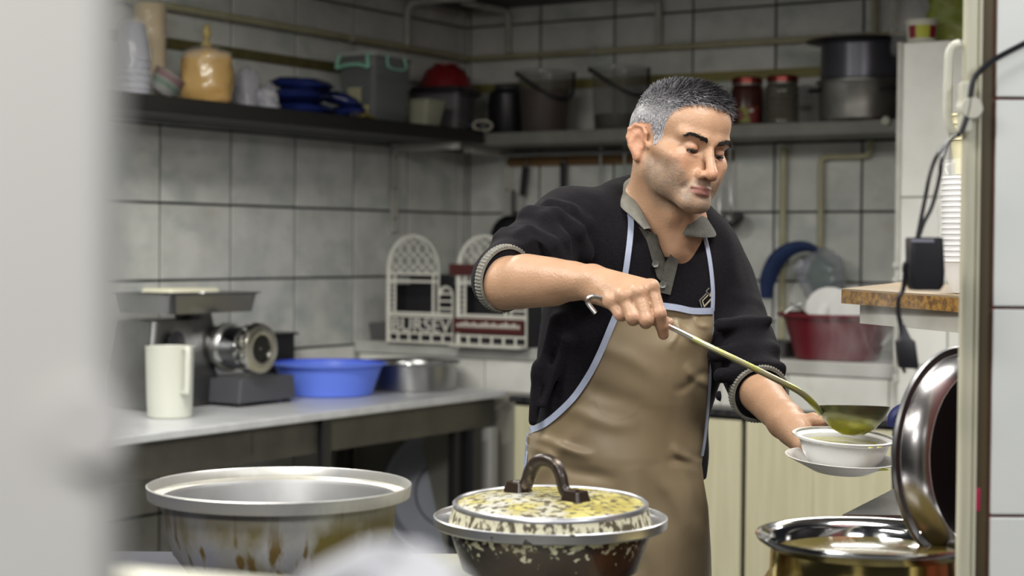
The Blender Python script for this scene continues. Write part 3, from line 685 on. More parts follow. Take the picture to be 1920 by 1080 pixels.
def jar(label, px, body, lidc, lab=None, ribs=False):
    t = thing('storage_jar', label, 'jar', on_back(px, .20), group='screw-top jars on the back shelf')
    pr = [(.0001, 0), (.052, 0), (.058, .006)]
    if ribs:
        for k in range(5): pr += [(.059, .015 + k * .022), (.0555, .026 + k * .022)]
        pr += [(.059, .128)]
    else: pr += [(.0585, .02), (.0585, .12)]
    pr += [(.052, .142), (.046, .148), (.0001, .148)]
    MB().lathe(pr, 36).build('jar_body', body, t)
    MB().lathe([(.050, .1485), (.055, .149), (.0555, .166), (.051, .171), (.0001, .172)], 36).build('lid', lidc, t)
    MB().lathe([(.0475, .142), (.0525, .143), (.0525, .1482), (.0475, .1482)], 36).build('collar', m_grey_metal, t)
    if lab:
        rings = []
        for z in (.010, .066): rings.append([(.0592 * math.cos(a), .0592 * math.sin(a), z) for a in np.linspace(-2.2, -1.0, 14)])
        MB().loft(rings, closed=False).build('paper_label', lab, t)
m_grey_metal = mat('grey_metal', (.26, .26, .25), .4, .7)
m_lid_red = mat('red_tin_lid', (.20, .03, .022), .25, .6, c2=(.16, .02, .018), scale=10)
m_jlab = mat('coloured_label', (.20, .23, .03), .5, c2=(.16, .018, .015), scale=22, lo=.47, hi=.5, layers=[dict(c=(.55, .55, .50), scale=30, lo=.62, hi=.64)])
jar('jar with red lid, dark red contents and a bright label', 1401, mat('dark_red_jar', (.060, .018, .013), .22, c2=(.038, .012, .01), scale=6), m_lid_red, m_jlab)
jar('jar with red lid and ribbed grey-brown sides', 1467, mat('grey_brown_jar', (.085, .080, .062), .18, c2=(.11, .10, .08), scale=8), m_lid_red, None, True)
# stacked pots
m_alu = mat('aluminium', (.50, .50, .49), .34, 1.0, c2=(.34, .34, .34), scale=5, detail=6)
m_alu_g = mat('greasy_aluminium', (.30, .30, .28), .42, .9, c2=(.16, .15, .14), scale=5, detail=6, lo=.4, hi=.6)
P = on_back(1616, .205)
t = thing('stock_pot', 'stained aluminium pot at the bottom of the stack by the pillar', 'pot', P)
MB().lathe(shell([(.135, 0), (.143, .008), (.146, .05), (.146, .125), (.150, .131), (.155, .132), (.155, .137), (.148, .137)], .0025), 52).build('pot_body', m_alu_g, t)
MB().tube(smooth_path([(.0, -.146, .10), (-.002, -.185, .103), (.02, -.195, .105), (.055, -.19, .105), (.075, -.180, .103), (.07, -.135, .10)], 4), .0065, 8).build('handle', m_black, t, rot=(0, 0, .25))
MB().tube(smooth_path([(-.144, .03, .105), (-.172, .02, .106), (-.178, 0, .106), (-.172, -.02, .106), (-.144, -.03, .105)], 4), .0065, 8).build('handle', m_black, t)
t = thing('stock_pot', 'grey pot with a wide black brim standing on the stained pot', 'pot', P + Vector((.0, 0, .138)))
MB().lathe(shell([(.135, 0), (.140, .006), (.140, .118), (.156, .130), (.163, .131)], .0025), 52).build('pot_body', mat('grey_enamel_pot', (.105, .105, .125), .32, .55, c2=(.08, .08, .10), scale=6), t)
MB().lathe([(.150, .1245), (.190, .1335), (.191, .137), (.150, .1345)], 52).build('brim', m_black, t)
# clear plastic bag above the pots
t = thing('plastic_bag', 'glinting clear plastic bag standing high beside the pillar', 'bag', R(2.0, .40, 2.03))
o = blob([(0, 0), (.05, 0), (.062, .05), (.058, .14), (.04, .20), (0.01, .24)], 30).build('film', m_wrap, t); crumple(o, .025, 14, 11, .004)

kn = MB().lathe([(.0001, 0), (.012, .002), (.016, .010), (.012, .018), (.0001, .021)], 20).build('knob', mat('cream_knob', (.50, .50, .42), .4), s2, loc=Matrix.Rotation(-RZ, 3, 'Z') @ (onv(1663, 227, .3205) - s2.location), rot=(math.pi / 2, 0, 0))
mk = slab('tape_strip', .672, .675, 2.05, 2.062, .80, .86, mat('tan_tape', (.34, .22, .13), .6), kind=False); tag(mk, 'short tan strip of tape stuck on the apron of the left table', 'tape')
# ================================================================ hanging utensils under the back shelf
def hang(name, label, px, py0, py1, v=.04, kind='thin'):
    P0 = onv(px, py0, v); s = F / P0.y; L = (py1 - py0) / s
    t = thing(name, label, 'utensil', P0, RZ, 'kitchen utensils hanging on the wooden rail')
    return t, L
def black_handle(label, px, py0, py1, tilt=0.):
    t, L = hang('spatula', label, px, py0, py1)
    t.rotation_euler = (0, tilt, RZ)
    MB().frustum(.026, .018, -.115, .030, .020, -.0, .008).build('grip', m_blackp, t)
    MB().tube([(0, 0, 0), (0, .0, .03), (0, .012, .038)], .004, 6).build('hook', m_steel_d, t)
    MB().tube([(0, 0, -.115), (0, 0, -.19)], .005, 8).build('shank', m_steel, t)
    MB().frustum(.07, .004, -.30, .05, .004, -.19, .0015).build('blade', m_steel, t)
black_handle('black-handled spatula nearest the white bracket', 986, 313, 378, .12)
black_handle('black-handled spatula second along the wooden rail', 1057, 305, 366)
def ladle_hung(label, px, py0, py1, bowl, side=0):
    t, L = hang('hanging_ladle', label, px, py0, py1, .05)
    MB().tube([(0, .012, .02), (0, .01, .03), (0, -.006, .03), (0, 0, .01), (0, 0, -L * .6), (side * .004, -.004, -L * .85), (side * .012, -.02, -L)], .0052, 8, True, .6).build('handle', m_steel, t)
    o = MB().lathe(shell([(.0006, -bowl * .8), (bowl * .5, -bowl * .68), (bowl * .85, -bowl * .35), (bowl, 0)], .0015), 28).build('ladle_bowl', m_steel_d, t, loc=(side * .012, -.02 - bowl * .4, -L + .005), rot=(math.radians(38), 0, 0))
ladle_hung('thin steel ladle hanging third along the wooden rail', 1126, 292, 398, .038)
ladle_hung('thin steel ladle hanging just left of the neck of the cook', 1171, 288, 398, .038)
ladle_hung('steel ladle hanging closest to the cheek of the cook', 1349, 290, 425, .036)
ladle_hung('long steel ladle with dark bowl hanging right of the face', 1369, 288, 414, .050, 2)
t, L = hang('frying_pan', 'dark pan hanging behind the raised shoulder of the cook', 962, 380, 455, .05)
MB().tube([(0, 0, .05), (0, 0, -.06)], .007, 8).build('handle', m_black, t)
MB().lathe(shell([(.075, 0), (.09, .025)], .003), 36).build('pan_body', mat('dark_pan_metal', (.03, .03, .035), .4, .6), t, loc=(0, .0, -.14), rot=(math.radians(90), 0, 0))

# ================================================================ red basin with plates on the ledge, hanging bag
P = onz(1588, 680, 1.0465) + Vector((0, .165, 0))
t = thing('plastic_basin', 'dark red plastic basin of washing-up on the marble ledge', 'basin', P)
m_red = mat('wine_red_plastic', (.165, .012, .022), .38, c2=(.13, .012, .02), scale=5)
MB().lathe(shell([(.125, 0), (.132, .005), (.168, .125), (.176, .135), (.190, .137), (.192, .145), (.184, .148)], .0035), 52).build('bowl', m_red, t)
m_china = mat('white_china', (.86, .86, .84), .18, coat=.2)
for k, (px, py, rot_, r_, lab) in enumerate(((1585, 582, (math.radians(62), math.radians(-8), .35), .105, 'large white plate leaning at the back of the red basin'), (1630, 590, (math.radians(56), math.radians(12), .1), .110, 'large white plate leaning at the front of the red basin'))):
    q = thing('dinner_plate', lab, 'plate', P + Vector(((px - 1588) / 590 * 1.0, .035 - .05 * k, .126)), rot=rot_, group='plates in the red basin')
    MB().lathe(shell([(r_ * .58, 0), (r_ * .66, .006), (r_, .02)], .004), 44).build('plate', m_china, q)
for px, lab, dx in ((1500, 'grey spoon handle sticking out left of the red basin', -.06), (1515, 'steel spoon handle over the rim of the red basin', .05)):
    q = thing('spoon', lab, 'spoon', P + Vector(((px - 1588) / 590, -.02, .155)), group='spoons in the red basin')
    s = -1 if dx < 0 else 1
    MB().tube([(-.03 * s, 0, .022), (.0, 0, .008), (.05 * s, .02, -.03)], [.004, .0035, .003], 8).build('handle', m_steel, q)
    MB().lathe([(.0001, -.006), (.012, -.004), (.018, 0), (.0001, -.001)], 16, None, 1.3, .9).build('spoon_bowl', m_steel, q, loc=(.066 * s, .025, -.036))
P = onv(1520, 470, .10)
t = thing('hanging_bag', 'clear bag of scouring cloths with a blue strap hanging on the pipes', 'bag', P, RZ)
arc = [onv(*q, .12) - P for q in ((1436, 560), (1440, 525), (1455, 490), (1480, 468), (1510, 462), (1535, 470))]
inv = Matrix.Rotation(-RZ, 3, 'Z')
rr_ = [.020, .032, .034, .028, .022, .014]
sp_ = smooth_path([inv @ a for a in arc], 5)
MB().tube(sp_, [float(np.interp(i / (len(sp_) - 1) * 5, range(6), rr_)) for i in range(len(sp_))], 12, True, .7).build('blue_strap', mat('royal_blue_cloth', (.012, .032, .115), .7, c2=(.008, .02, .075), scale=18), t)
o = blob([(0, -.16), (.05, -.155), (.085, -.11), (.09, -.06), (.07, -.015), (.03, .012), (.008, .02)], 36, 1, .6).build('clear_bag', mat('greyish_film', (.36, .38, .44), .18, alpha=.42), t, loc=(.055, -.03, -.01)); crumple(o, .018, 14, 2)
o = blob([(0, -.125), (.035, -.12), (.052, -.085), (.045, -.04), (.02, -.015), (0, -.012)], 30, 1, .6).build('green_sponges', mat('green_scouring_cloth', (.075, .15, .085), .9, c2=(.10, .20, .11), scale=20), t, loc=(.05, -.03, -.012)); crumple(o, .016, 18, 5)
o = blob([(0, -.05), (.02, -.045), (.024, -.02), (.012, 0), (0, .004)], 24, 1.4, .7).build('white_cloth', mat('pale_cloth', (.42, .42, .46), .9), t, loc=(-.012, -.04, -.035)); crumple(o, .012, 24, 8)
dk = thing('draining_tray', 'dark grey draining tray on the ledge left of the red basin', 'tray', onz(1465, 672, 1.0465) + Vector((-.01, .14, 0)), RZ)
MB().frustum(.16, .16, 0, .18, .18, .05, .02).build('tray_body', mat('dark_grey_tray', (.09, .09, .095), .4, .4), dk)
# red-labelled cup and green bag on the pillar
P = onv(1728, 66, .70); P.z = 2.0205
t = thing('paper_cup', 'white tub with red and yellow label on top of the pillar', 'tub', P)
MB().lathe(shell([(.041, 0), (.043, .003), (.047, .064), (.050, .066), (.050, .072)], .002), 32).build('tub_body', mat('white_card', (.66, .66, .56), .5), t)
for a0, a1, cc, nm in ((-2.75, -2.2, (.24, .018, .03), 'red_panel'), (-2.19, -1.26, (.50, .52, .05), 'yellow_panel'), (-1.25, -.6, (.24, .018, .03), 'red_panel')):
    rings = [[((.0442 + .003 * (z - .02) / .04) * math.cos(a), (.0442 + .003 * (z - .02) / .04) * math.sin(a), z) for a in np.linspace(a0, a1, 9)] for z in (.016, .054)]
    MB().loft(rings, closed=False).build(nm, mat('label_' + nm, cc, .5), t)
P = onv(1796, 66, .56); P.z = 2.0205
t = thing('green_bag', 'lumpy light green plastic bag on top of the pillar', 'bag', P)
o = blob([(0, 0), (.07, 0), (.085, .05), (.09, .12), (.06, .2), (0, .22)], 36).build('bag_body', mat('light_green_plastic', (.22, .27, .05), .4, c2=(.30, .33, .07), scale=8), t); crumple(o, .035, 12, 3, .004)
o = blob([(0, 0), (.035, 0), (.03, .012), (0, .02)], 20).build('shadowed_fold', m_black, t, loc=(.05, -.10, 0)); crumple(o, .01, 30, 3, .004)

# ================================================================ chipboard shelf, cups and plug on the right
m_chip = mat('chipboard_edge', (.27, .145, .03), .7, c2=(.10, .05, .012), scale=90, detail=6, lo=.4, hi=.6)
m_chip_top = mat('chipboard_face', (.24, .18, .11), .6)
A = W(1578, 541, 3.02); B = W(1830, 557, 2.72); Cb = W(1690, 529, 3.55)
ez = Vector((0, 0, 1)); e1 = (B - A); e2 = (Cb - A); e2 -= e1 * (e2.dot(e1) / e1.dot(e1)) * 0
n_ = e1.cross(e2).normalized(); n_ = n_ if n_.z > 0 else -n_
D_ = A + e1 + e2
t = thing('chipboard_shelf', 'raw-edged chipboard shelf jutting out at the right of the pillar', 'shelf', A)
th_ = n_ * -.026
vs = [Vector((0, 0, 0)), e1, e1 + e2, e2]
MB().add(vs + [v + th_ * .12 for v in vs], [(0, 1, 2, 3), (7, 6, 5, 4), (0, 4, 5, 1), (1, 5, 6, 2), (2, 6, 7, 3), (3, 7, 4, 0)]).build('top_face', m_chip_top, t, smooth=0)
MB().add([v + th_ * .125 for v in vs] + [v + th_ for v in vs], [(0, 1, 2, 3), (7, 6, 5, 4), (0, 4, 5, 1), (1, 5, 6, 2), (2, 6, 7, 3), (3, 7, 4, 0)]).build('board', m_chip, t, smooth=0)
q = [e1 * .12 + e2 * .06 + th_ * 1.01, e1 * .98 + e2 * .03 + th_ * 1.01, e1 * .98 + e2 * .9 + th_ * 1.01, e1 * .12 + e2 * .9 + th_ * 1.01]
MB().add(q + [v + Vector((0, 0, -.034)) for v in q], [(0, 1, 2, 3), (7, 6, 5, 4), (0, 4, 5, 1), (1, 5, 6, 2), (2, 6, 7, 3), (3, 7, 4, 0)]).build('support_rail', m_white_paint, t, smooth=0)
# stacked white bowls and cream cups on it
def board_pt(a, b): return A + e1 * a + e2 * b
PB = board_pt(.895, .24)
t = thing('bowl_stack', 'tall stack of white disposable bowls on the chipboard shelf', 'bowls', PB + Vector((0, 0, .003)))
m_foam = mat('white_foam', (.80, .80, .80), .45)
base = None
for k in range(16):
    if base is None: o = MB().lathe([(.0001, 0), (.036, 0), (.052, .05), (.055, .051), (.055, .055), (.050, .052), (.034, .003)], 32).build('bowl', m_foam, t); base = o
    else: o = base.copy(); COL.objects.link(o); o.parent = t
    o.location = (0, 0, k * .0092 - .0)
o = blob([(.0, -.0005), (.045, 0), (.06, .05), (.061, .12), (.061, .19), (.05, .22)], 28).build('wrap', m_wrap, t); crumple(o, .006, 20, 1, .01)
t2 = thing('cup_stack', 'cream paper cups stacked on top of the white bowls', 'cups', PB + Vector((.002, 0, .200)))
m_cream = mat('cream_card', (.70, .66, .44), .5)
base = None
for k in range(4):
    if base is None: o = MB().lathe([(.0001, 0), (.034, 0), (.042, .055), (.0455, .056), (.0455, .06), (.04, .057)], 28).build('cup', m_cream, t2); base = o
    else: o = base.copy(); COL.objects.link(o); o.parent = t2
    o.location = (0, 0, k * .0135)

# ================================================================ opening on the right: frame, dark reveal, tiled wall
DP = 1.98
xw = W(1861, 540, DP).x
m_frame_c = mat('cream_frame_paint', (.62, .60, .47), .45, c2=(.52, .49, .36), scale=10, stretch=(4, 4, .4), layers=[dict(c=(.30, .24, .12), scale=9, lo=.62, hi=.8, amount=.6)])
m_reveal = mat('brown_reveal', (.060, .045, .025), .55, c2=(.11, .075, .03), scale=4, stretch=(2, 2, .5))
tilt = -.0085
wr = MB().box(.0, 1.3, .004, .06, 0, 2.7).build('wall_front', m_grout_r, smooth=0, loc=(xw, DP, 0), rot=(0, tilt * 0, 0)); struct(wr)
g0 = W(1890, 577, DP).z
for i in range(-4, 5):
    for j in range(3):
        z = g0 + i * .2405; z1 = z + .2405
        if z1 < .05 or z > 2.6: continue
        o = MB().box(.0003, .326, -.003, .003, .0018, .2387).build('tile', m_tile_r, wr, smooth=0, bevel=.0015); o.location = (j * .33 + .0005, 0, z)
dr_ = MB().box(0, xw - W(1832, 540, DP).x - .0005, .005, .03, 0, 2.7).build('trim_5', m_reveal, smooth=0, loc=(W(1832, 540, DP).x, DP, 0)); struct(dr_)
x0 = W(1805, 540, DP).x; x1 = W(1832, 540, DP).x
fr = MB().box(0, x1 - x0 - .0005, .0, .018, 0, 2.7).build('trim_6', m_frame_c, smooth=0, loc=(x0, DP, 0), bevel=.003); struct(fr)
MB().box(.0148, .0178, -.004, -.0003, .0, 2.7).build('bead', m_frame_c, fr, smooth=0)
lt = MB().lathe([(.0001, -.012), (.012, -.012), (.016, 0), (.012, .012), (.0001, .012)], 12).build('latch', mat('cream_latch', (.62, .60, .50), .4), fr, loc=(.002, -.011, W(1810, 205, DP).z), rot=(math.pi / 2, 0, 0))
MB().box(-.01, .004, -.02, .0, -.028, .03).build('catch', MATS['cream_latch'], fr, smooth=0, bevel=.003, loc=(.0, 0, W(1810, 205, DP).z))
# pink tag on the reveal
t = MB().box(-.003, .004, -.004, .012, -.014, .014).build('pink_clip', mat('pink_plastic', (.62, .03, .11), .4), loc=W(1834, 938, DP) + Vector((0, .008, 0)), bevel=.002); tag(t, 'small pink clip caught on the edge of the door frame', 'clip')
# bent white handle on the frame
hp = [W(*q, DP + .01) for q in ((1800, 82), (1786, 88), (1780, 105), (1778, 140), (1776, 190), (1778, 225), (1787, 246), (1801, 250))]
o = MB().tube(smooth_path(hp, 5), .0052, 10).build('pull_handle', mat('cream_handle', (.66, .65, .55), .35)); tag(o, 'bent cream pull handle at the upper side of the door frame', 'handle')
# black cable crossing top right
o = MB().tube(smooth_path([W(*q, DP - .02) for q in ((1801, 250), (1815, 210), (1822, 165), (1828, 145), (1850, 122), (1885, 100), (1960, 62), (2060, 10), (2140, -60))], 6), .0033, 8).build('cable', m_blackp); tag(o, 'black cable running from the frame across the pale wall tiles', 'cable')
# hanging power adapter
ad = thing('power_adapter', 'black power adapter hanging by its cable from the door frame', 'power adapter', W(1733, 500, 1.93))
s_ = 1.93 / F
rings = []
for z, wl_, wr_ in ((-44, -24, 26), (-34, -30, 33), (-8, -33, 34), (8, -31, 33), (52, -32, 30), (55, -30, 28)):
    c_ = (wl_ + wr_) / 2 * s_; rings.append([(x + c_, y, z * s_) for x, y in rrect((wr_ - wl_) * s_, .034, .006, 4)])
MB().loft(rings, True, True).build('case', m_blackp, ad)
MB().box(-31 * s_, 10 * s_, -.0185, -.0170, 46 * s_, 51 * s_).build('highlight_edge', mat('grey_highlight', (.30, .30, .36), .4), ad, smooth=0)  # edge highlight put in as a thin pale grey strip
for pts_ in (((1722, 446), (1732, 418), (1748, 385), (1762, 330), (1766, 300), (1780, 265), (1801, 248)), ((1720, 446), (1727, 410), (1735, 370), (1744, 325), (1757, 292), (1775, 268), (1801, 249))):
    MB().tube(smooth_path([W(*q, 1.93 + .05 * max(0, (300 - q[1]) / 50)) - ad.location for q in pts_], 6), .0024, 8).build('cable', m_blackp, ad)
MB().tube(smooth_path([W(*q, 1.93) - ad.location for q in ((1706, 520), (1696, 508), (1698, 494), (1694, 540), (1685, 560), (1685, 590), (1692, 618))], 6), .0028, 8).build('lead', m_blackp, ad)
pg = MB(); rings = []
for (px, py), wd_ in (((1690, 608), 12), ((1694, 622), 16), ((1696, 634), 22), ((1697, 640), 36), ((1702, 682), 38), ((1704, 690), 34)):
    c_ = W(px, py, 1.93) - ad.location; rings.append([(x + c_.x, y + c_.y, c_.z) for x, y in rrect(wd_ * s_, min(wd_ * s_, .014), .003, 3)])
plg = pg.loft(rings, True, True).build('plug', m_blackp, ad)
for a_, b_ in (((1692, 688), (1697, 699)), ((1715, 685), (1719, 693))):
    MB().tube([W(*a_, 1.93) - ad.location, W(*b_, 1.93) - ad.location], .0023, 8).build('prong', m_steel, plg)
# ================================================================ stove and pots in front
m_stove = mat('pale_green_enamel', (.40, .41, .32), .4, c2=(.28, .28, .22), scale=5)
m_iron = mat('cast_iron', (.02, .02, .024), .5)
STZ = .945
sv = thing('stove', 'pale enamelled stove top carrying the two big pots in front', 'stove', Vector((-.25, 2.30, 0)))
MB().box(-.85, .40, -.30, .235, .05, STZ - .03).build('stove_body', m_steel, sv, smooth=0)
MB().box(-.86, .10, -.31, .245, STZ - .0295, STZ - .002).build('stove_top', mat('blue_black_enamel', (.035, .037, .055), .3, c2=(.06, .06, .08), scale=6), sv, smooth=0, bevel=.006)
MB().box(.101, .41, -.31, .245, STZ - .0295, STZ - .002).build('side_plate', m_stove, sv, smooth=0, bevel=.006)
def grate(cx, cy):
    mb = MB()
    for k in range(4):
        a = k * math.pi / 2 + .4
        mb.tube([(cx + .03 * math.cos(a), cy + .03 * math.sin(a), STZ + .008), (cx + .095 * math.cos(a), cy + .095 * math.sin(a), STZ + .008), (cx + .10 * math.cos(a), cy + .10 * math.sin(a), STZ - .002)], .005, 6)
    mb.tube([(cx + .08 * math.cos(a), cy + .08 * math.sin(a), STZ + .004) for a in np.linspace(0, 2 * math.pi, 33)], .004, 6, False)
    return mb
# ---- wide aluminium pot on the left
m_pot1 = mat('stained_aluminium', (.66, .66, .65), .36, .85, c2=(.60, .60, .59), scale=7, detail=6, bump=.06, bscale=30, layers=[
    dict(c=(.15, .118, .026), scale=11, detail=8, stretch=(1, 1, .6), lo=.33, hi=.53, z=(.140, .065), rough=.6, metal=.2, amount=1.),
    dict(c=(.13, .085, .020), scale=17, detail=5, stretch=(3.4, 3.4, .22), lo=.56, hi=.64, z=(.125, .05), rough=.5, metal=.1),
    dict(c=(.055, .045, .03), scale=12, detail=6, stretch=(1, 1, .5), lo=.40, hi=.56, z=(.045, .0), rough=.7, metal=.2)])
d1 = 2.30
pc = W(525, 906, d1); potz = STZ + .0135
p1 = thing('cooking_pot', 'wide open aluminium pot with brown drip stains, front left', 'pot', Vector((pc.x, d1, potz)), rz=0.5)
h1 = pc.z - potz
prof = [(.0001, 0), (.105, 0), (.122, .006), (.141, .030), (.152, .062), (.156, h1 - .026), (.1565, h1 - .020), (.1745, h1 - .017), (.1765, h1 - .001), (.175, h1), (.1735, h1 - .002), (.1715, h1 - .013), (.157, h1 - .0165), (.1535, h1 - .022), (.149, .062), (.138, .032), (.119, .010), (.0001, .004)]
MB().lathe(prof[:13] , 96).build('pot_body', m_pot1, p1, smooth=40)
MB().lathe(prof[12:], 96).build('inner_wall', mat('dull_inner_aluminium', (.36, .36, .36), .50, .8, c2=(.26, .26, .26), scale=9), p1, smooth=40)
for s in ():
    MB().tube([(.174 * math.cos(s), .174 * math.sin(s), h1 - .024), (.160 * math.cos(s), .160 * math.sin(s), h1 - .030)], .006, 8).build('rivet', m_alu, p1)
g1 = grate(p1.location.x - sv.location.x, p1.location.y - sv.location.y).build('burner_grate', m_iron, sv)
# ---- lidded pot
H2_ = W(1032, 966, 2.30).z - (STZ + .0135)
m_pot2 = mat('burnt_aluminium', (.014, .009, .009), .34, .0, c2=(.032, .013, .009), scale=5, detail=5, bump=.25, bscale=70, coat=.25, layers=[
    dict(c=(.60, .58, .44), scale=105, detail=8, lo=.49, hi=.54, z=(H2_ - .075, H2_ - .012), mode='shift', gain=.26, rough=.5),
    dict(c=(.085, .034, .010), scale=11, detail=6, lo=.52, hi=.68, amount=.7)])
m_rim2 = mat('grey_aluminium_rim', (.60, .60, .62), .34, .9, c2=(.50, .50, .52), scale=14, layers=[dict(c=(.05, .045, .04), scale=40, detail=4, lo=.64, hi=.68, rough=.6, metal=.1)])
m_lid2 = mat('crusted_lid', (.50, .49, .43), .45, .2, c2=(.36, .30, .08), scale=14, detail=9, lo=.40, hi=.54, bump=.35, bscale=60, layers=[
    dict(c=(.46, .41, .14), scale=26, detail=8, lo=.52, hi=.62, rough=.45, metal=.1),
    dict(c=(.075, .062, .035), scale=95, detail=8, lo=.525, hi=.575, rough=.6, metal=.1)])
m_skirt2 = mat('crusted_lid_skirt', (.09, .075, .045), .5, .1, c2=(.60, .57, .42), scale=130, detail=6, lo=.44, hi=.52, stretch=(1, 1, .55), bump=.4, bscale=80)
d2 = 2.30; pc2 = W(1032, 966, d2)
H2 = pc2.z - (STZ + .0135)
p2 = thing('cooking_pot', 'dark burnt cooking pot with flaking rim in the front middle', 'pot', Vector((pc2.x, d2, STZ + .0135)), rot=(0, 0, .3))
MB().lathe([(.0001, 0), (.10, 0), (.118, .01), (.132, .05), (.1355, H2 - .022), (.1355, H2 - .014)], 80).build('pot_body', m_pot2, p2, smooth=40)
MB().lathe([(.136, H2 - .016), (.1535, H2 - .0145), (.1565, H2 - .012), (.1570, H2 - .001), (.1555, H2), (.154, H2 - .002), (.153, H2 - .007), (.138, H2 - .010), (.132, H2 - .012), (.130, .05), (.115, .014), (.0001, .006)], 80).build('rim', m_rim2, p2, smooth=40)
grate(p2.location.x - sv.location.x, p2.location.y - sv.location.y).build('burner_grate', m_iron, sv)
ld = thing('pot_cover', 'crusted pale lid with dark arched handle on the burnt pot', 'lid', Vector((pc2.x, d2, pc2.z - .0085)), rot=(math.radians(1.6), math.radians(-.6), .2))
MB().lathe([(.1365, .0), (.1350, .006), (.1310, .0215)], 96).build('skirt', m_skirt2, ld, smooth=60)
MB().lathe([(.1313, .0215), (.1316, .0255), (.1285, .0285), (.1255, .0275), (.1245, .0245)], 96).build('rolled_edge', m_rim2, ld, smooth=60)
MB().lathe([(.1245, .0245), (.118, .0265), (.100, .0300), (.096, .0296), (.060, .0338), (.0001, .0352)], 96).build('lid_top', m_lid2, ld, smooth=60)
m_hnd = mat('burnt_brown_handle', (.028, .018, .013), .36, .15, c2=(.24, .18, .12), scale=30, detail=5, lo=.60, hi=.70, coat=.2, bump=.2, bscale=70)
hp = [(-.056, .0, .040), (-.042, 0, .041), (-.034, 0, .050), (-.028, 0, .065), (-.016, 0, .078), (.0, 0, .0815), (.016, 0, .077), (.026, 0, .064), (.031, 0, .048), (.040, 0, .040), (.056, 0, .039)]
hd = MB().tube(smooth_path(hp, 4), [.0085] * 41, 12, True, 1.15).build('handle', m_hnd, ld, rot=(0, 0, -.75 - .2), loc=(-.004, .008, 0))
for s in (-1, 1):
    MB().frustum(.034, .030, .0335, .028, .024, .0465, .006).build('handle_foot', m_hnd, ld, rot=(0, 0, -.95), loc=(-.004 + s * .052 * math.cos(.95), .008 - s * .052 * math.sin(.95), 0))

# ---- soup pot at the right
d3 = 2.16; pc3 = W(1629, 1003, d3)
m_brass = mat('polished_brass_pot', (.80, .63, .22), .15, 1., c2=(.82, .68, .30), scale=4, stretch=(3, 3, .5))
p3 = thing('soup_pot', 'open soup pot with wide shiny lip and brass-coloured body, front right', 'pot', Vector((pc3.x, d3, pc3.z - .20)))
MB().lathe([(.0001, 0), (.10, 0), (.135, .04), (.1415, .09), (.139, .125), (.128, .145), (.1235, .152), (.1225, .182)], 72).build('pot_body', m_brass, p3, smooth=40)
MB().lathe([(.1226, .1823), (.130, .187), (.1395, .1935), (.1420, .1985), (.1410, .2005), (.1385, .2000), (.1285, .1945), (.121, .186), (.1195, .16), (.119, .12)], 72).build('lip', m_chrome, p3, smooth=40)
m_soup = mat('lentil_soup', (.13, .10, .026), .14, c2=(.19, .15, .045), scale=9, detail=5, coat=.5, layers=[dict(c=(.30, .09, .012), scale=16, lo=.56, hi=.7)])
sp3 = MB().lathe([(.0001, .1785), (.06, .1785), (.1188, .1780), (.1188, .15), (.0001, .15)], 56).build('soup', m_soup, p3)
MB().tube(smooth_path([(.128, -.055, .165), (.150, -.075, .170), (.158, -.072, .172), (.160, -.055, .172), (.150, -.035, .168), (.134, -.028, .165)], 4), .006, 8).build('handle', m_steel, p3)
st3 = thing('pot_stand', 'low steel stand under the soup pot at the right', 'stand', Vector((pc3.x, d3, 0)))
MB().box(-.16, .16, -.16, .16, .02, pc3.z - .2035).build('stand_body', m_steel_d, st3, smooth=0)
# ---- big polished lid leaning at the right
lc = W(1800, 852, 2.27)
m_lidst = mat('mirror_steel', (.42, .41, .42), .24, 1., c2=(.38, .35, .33), scale=3)
m_lidtop = mat('dark_reflection_steel', (.012, .012, .014), .32, .3)  # dark reflection put into the base colour of the flat lid top
bl = thing('pot_cover', 'big polished steel lid leaning upright against the door frame', 'lid', lc)
nrm = Vector((math.sin(math.radians(40)), -math.cos(math.radians(40)), .04)).normalized()
bl.rotation_euler = nrm.to_track_quat('Z', 'Y').to_euler()
MB().lathe([(.1330, -.003), (.1420, -.003), (.1435, .000), (.1420, .004), (.1330, .0045)], 80).build('rim', m_steel_d, bl)
MB().lathe([(.1328, .0046), (.1310, .012), (.1235, .030), (.1150, .036)], 80).build('skirt', m_lidst, bl)
MB().lathe([(.1148, .0362), (.105, .0375), (.0001, .041)], 80).build('top', m_lidtop, bl)
MB().tube(smooth_path([(-.03, 0, .040), (-.03, 0, .055), (-.02, 0, .065), (.02, 0, .065), (.03, 0, .055), (.03, 0, .040)], 4), .005, 8).build('handle', m_black, bl, rot=(0, 0, .4))
# steel side counter behind the soup pot
zt = W(1590, 965, 2.50).z
a_ = W(1580, 965, 2.50); b_ = onz(1692, 908, zt)
sc_ = thing('side_counter', 'grey steel counter behind the soup pot at the right', 'counter', Vector((a_.x, a_.y, 0)))
pl_ = [(0, 0), (b_.x - a_.x, b_.y - a_.y), (.62, b_.y - a_.y), (.62, 0)]
MB().loft([[(x, y, z) for x, y in pl_] for z in (zt - .025, zt)], True, True).build('counter_top', m_steel, sc_, smooth=0)
q_ = [(.03, .015), (b_.x - a_.x + .01, b_.y - a_.y - .01), (.6, b_.y - a_.y - .01), (.6, .015)]
MB().loft([[(x, y, z) for x, y in q_] for z in (0, zt - .0255)], True, True).build('counter_base', m_steel_d, sc_, smooth=0)
# small dark blue scoop handle behind the bowl
t = thing('scoop', 'small dark blue plastic scoop standing behind the polished lid', 'scoop', W(1690, 830, 2.66))
MB().tube(smooth_path([(-.012, 0, .0), (-.010, 0, .016), (.0, 0, .026), (.02, 0, .032), (.04, 0, .036)], 5), .0095, 10).build('handle', mat('dark_blue_plastic', (.012, .018, .09), .4), t)
t.location = W(1688, 800, 2.70)

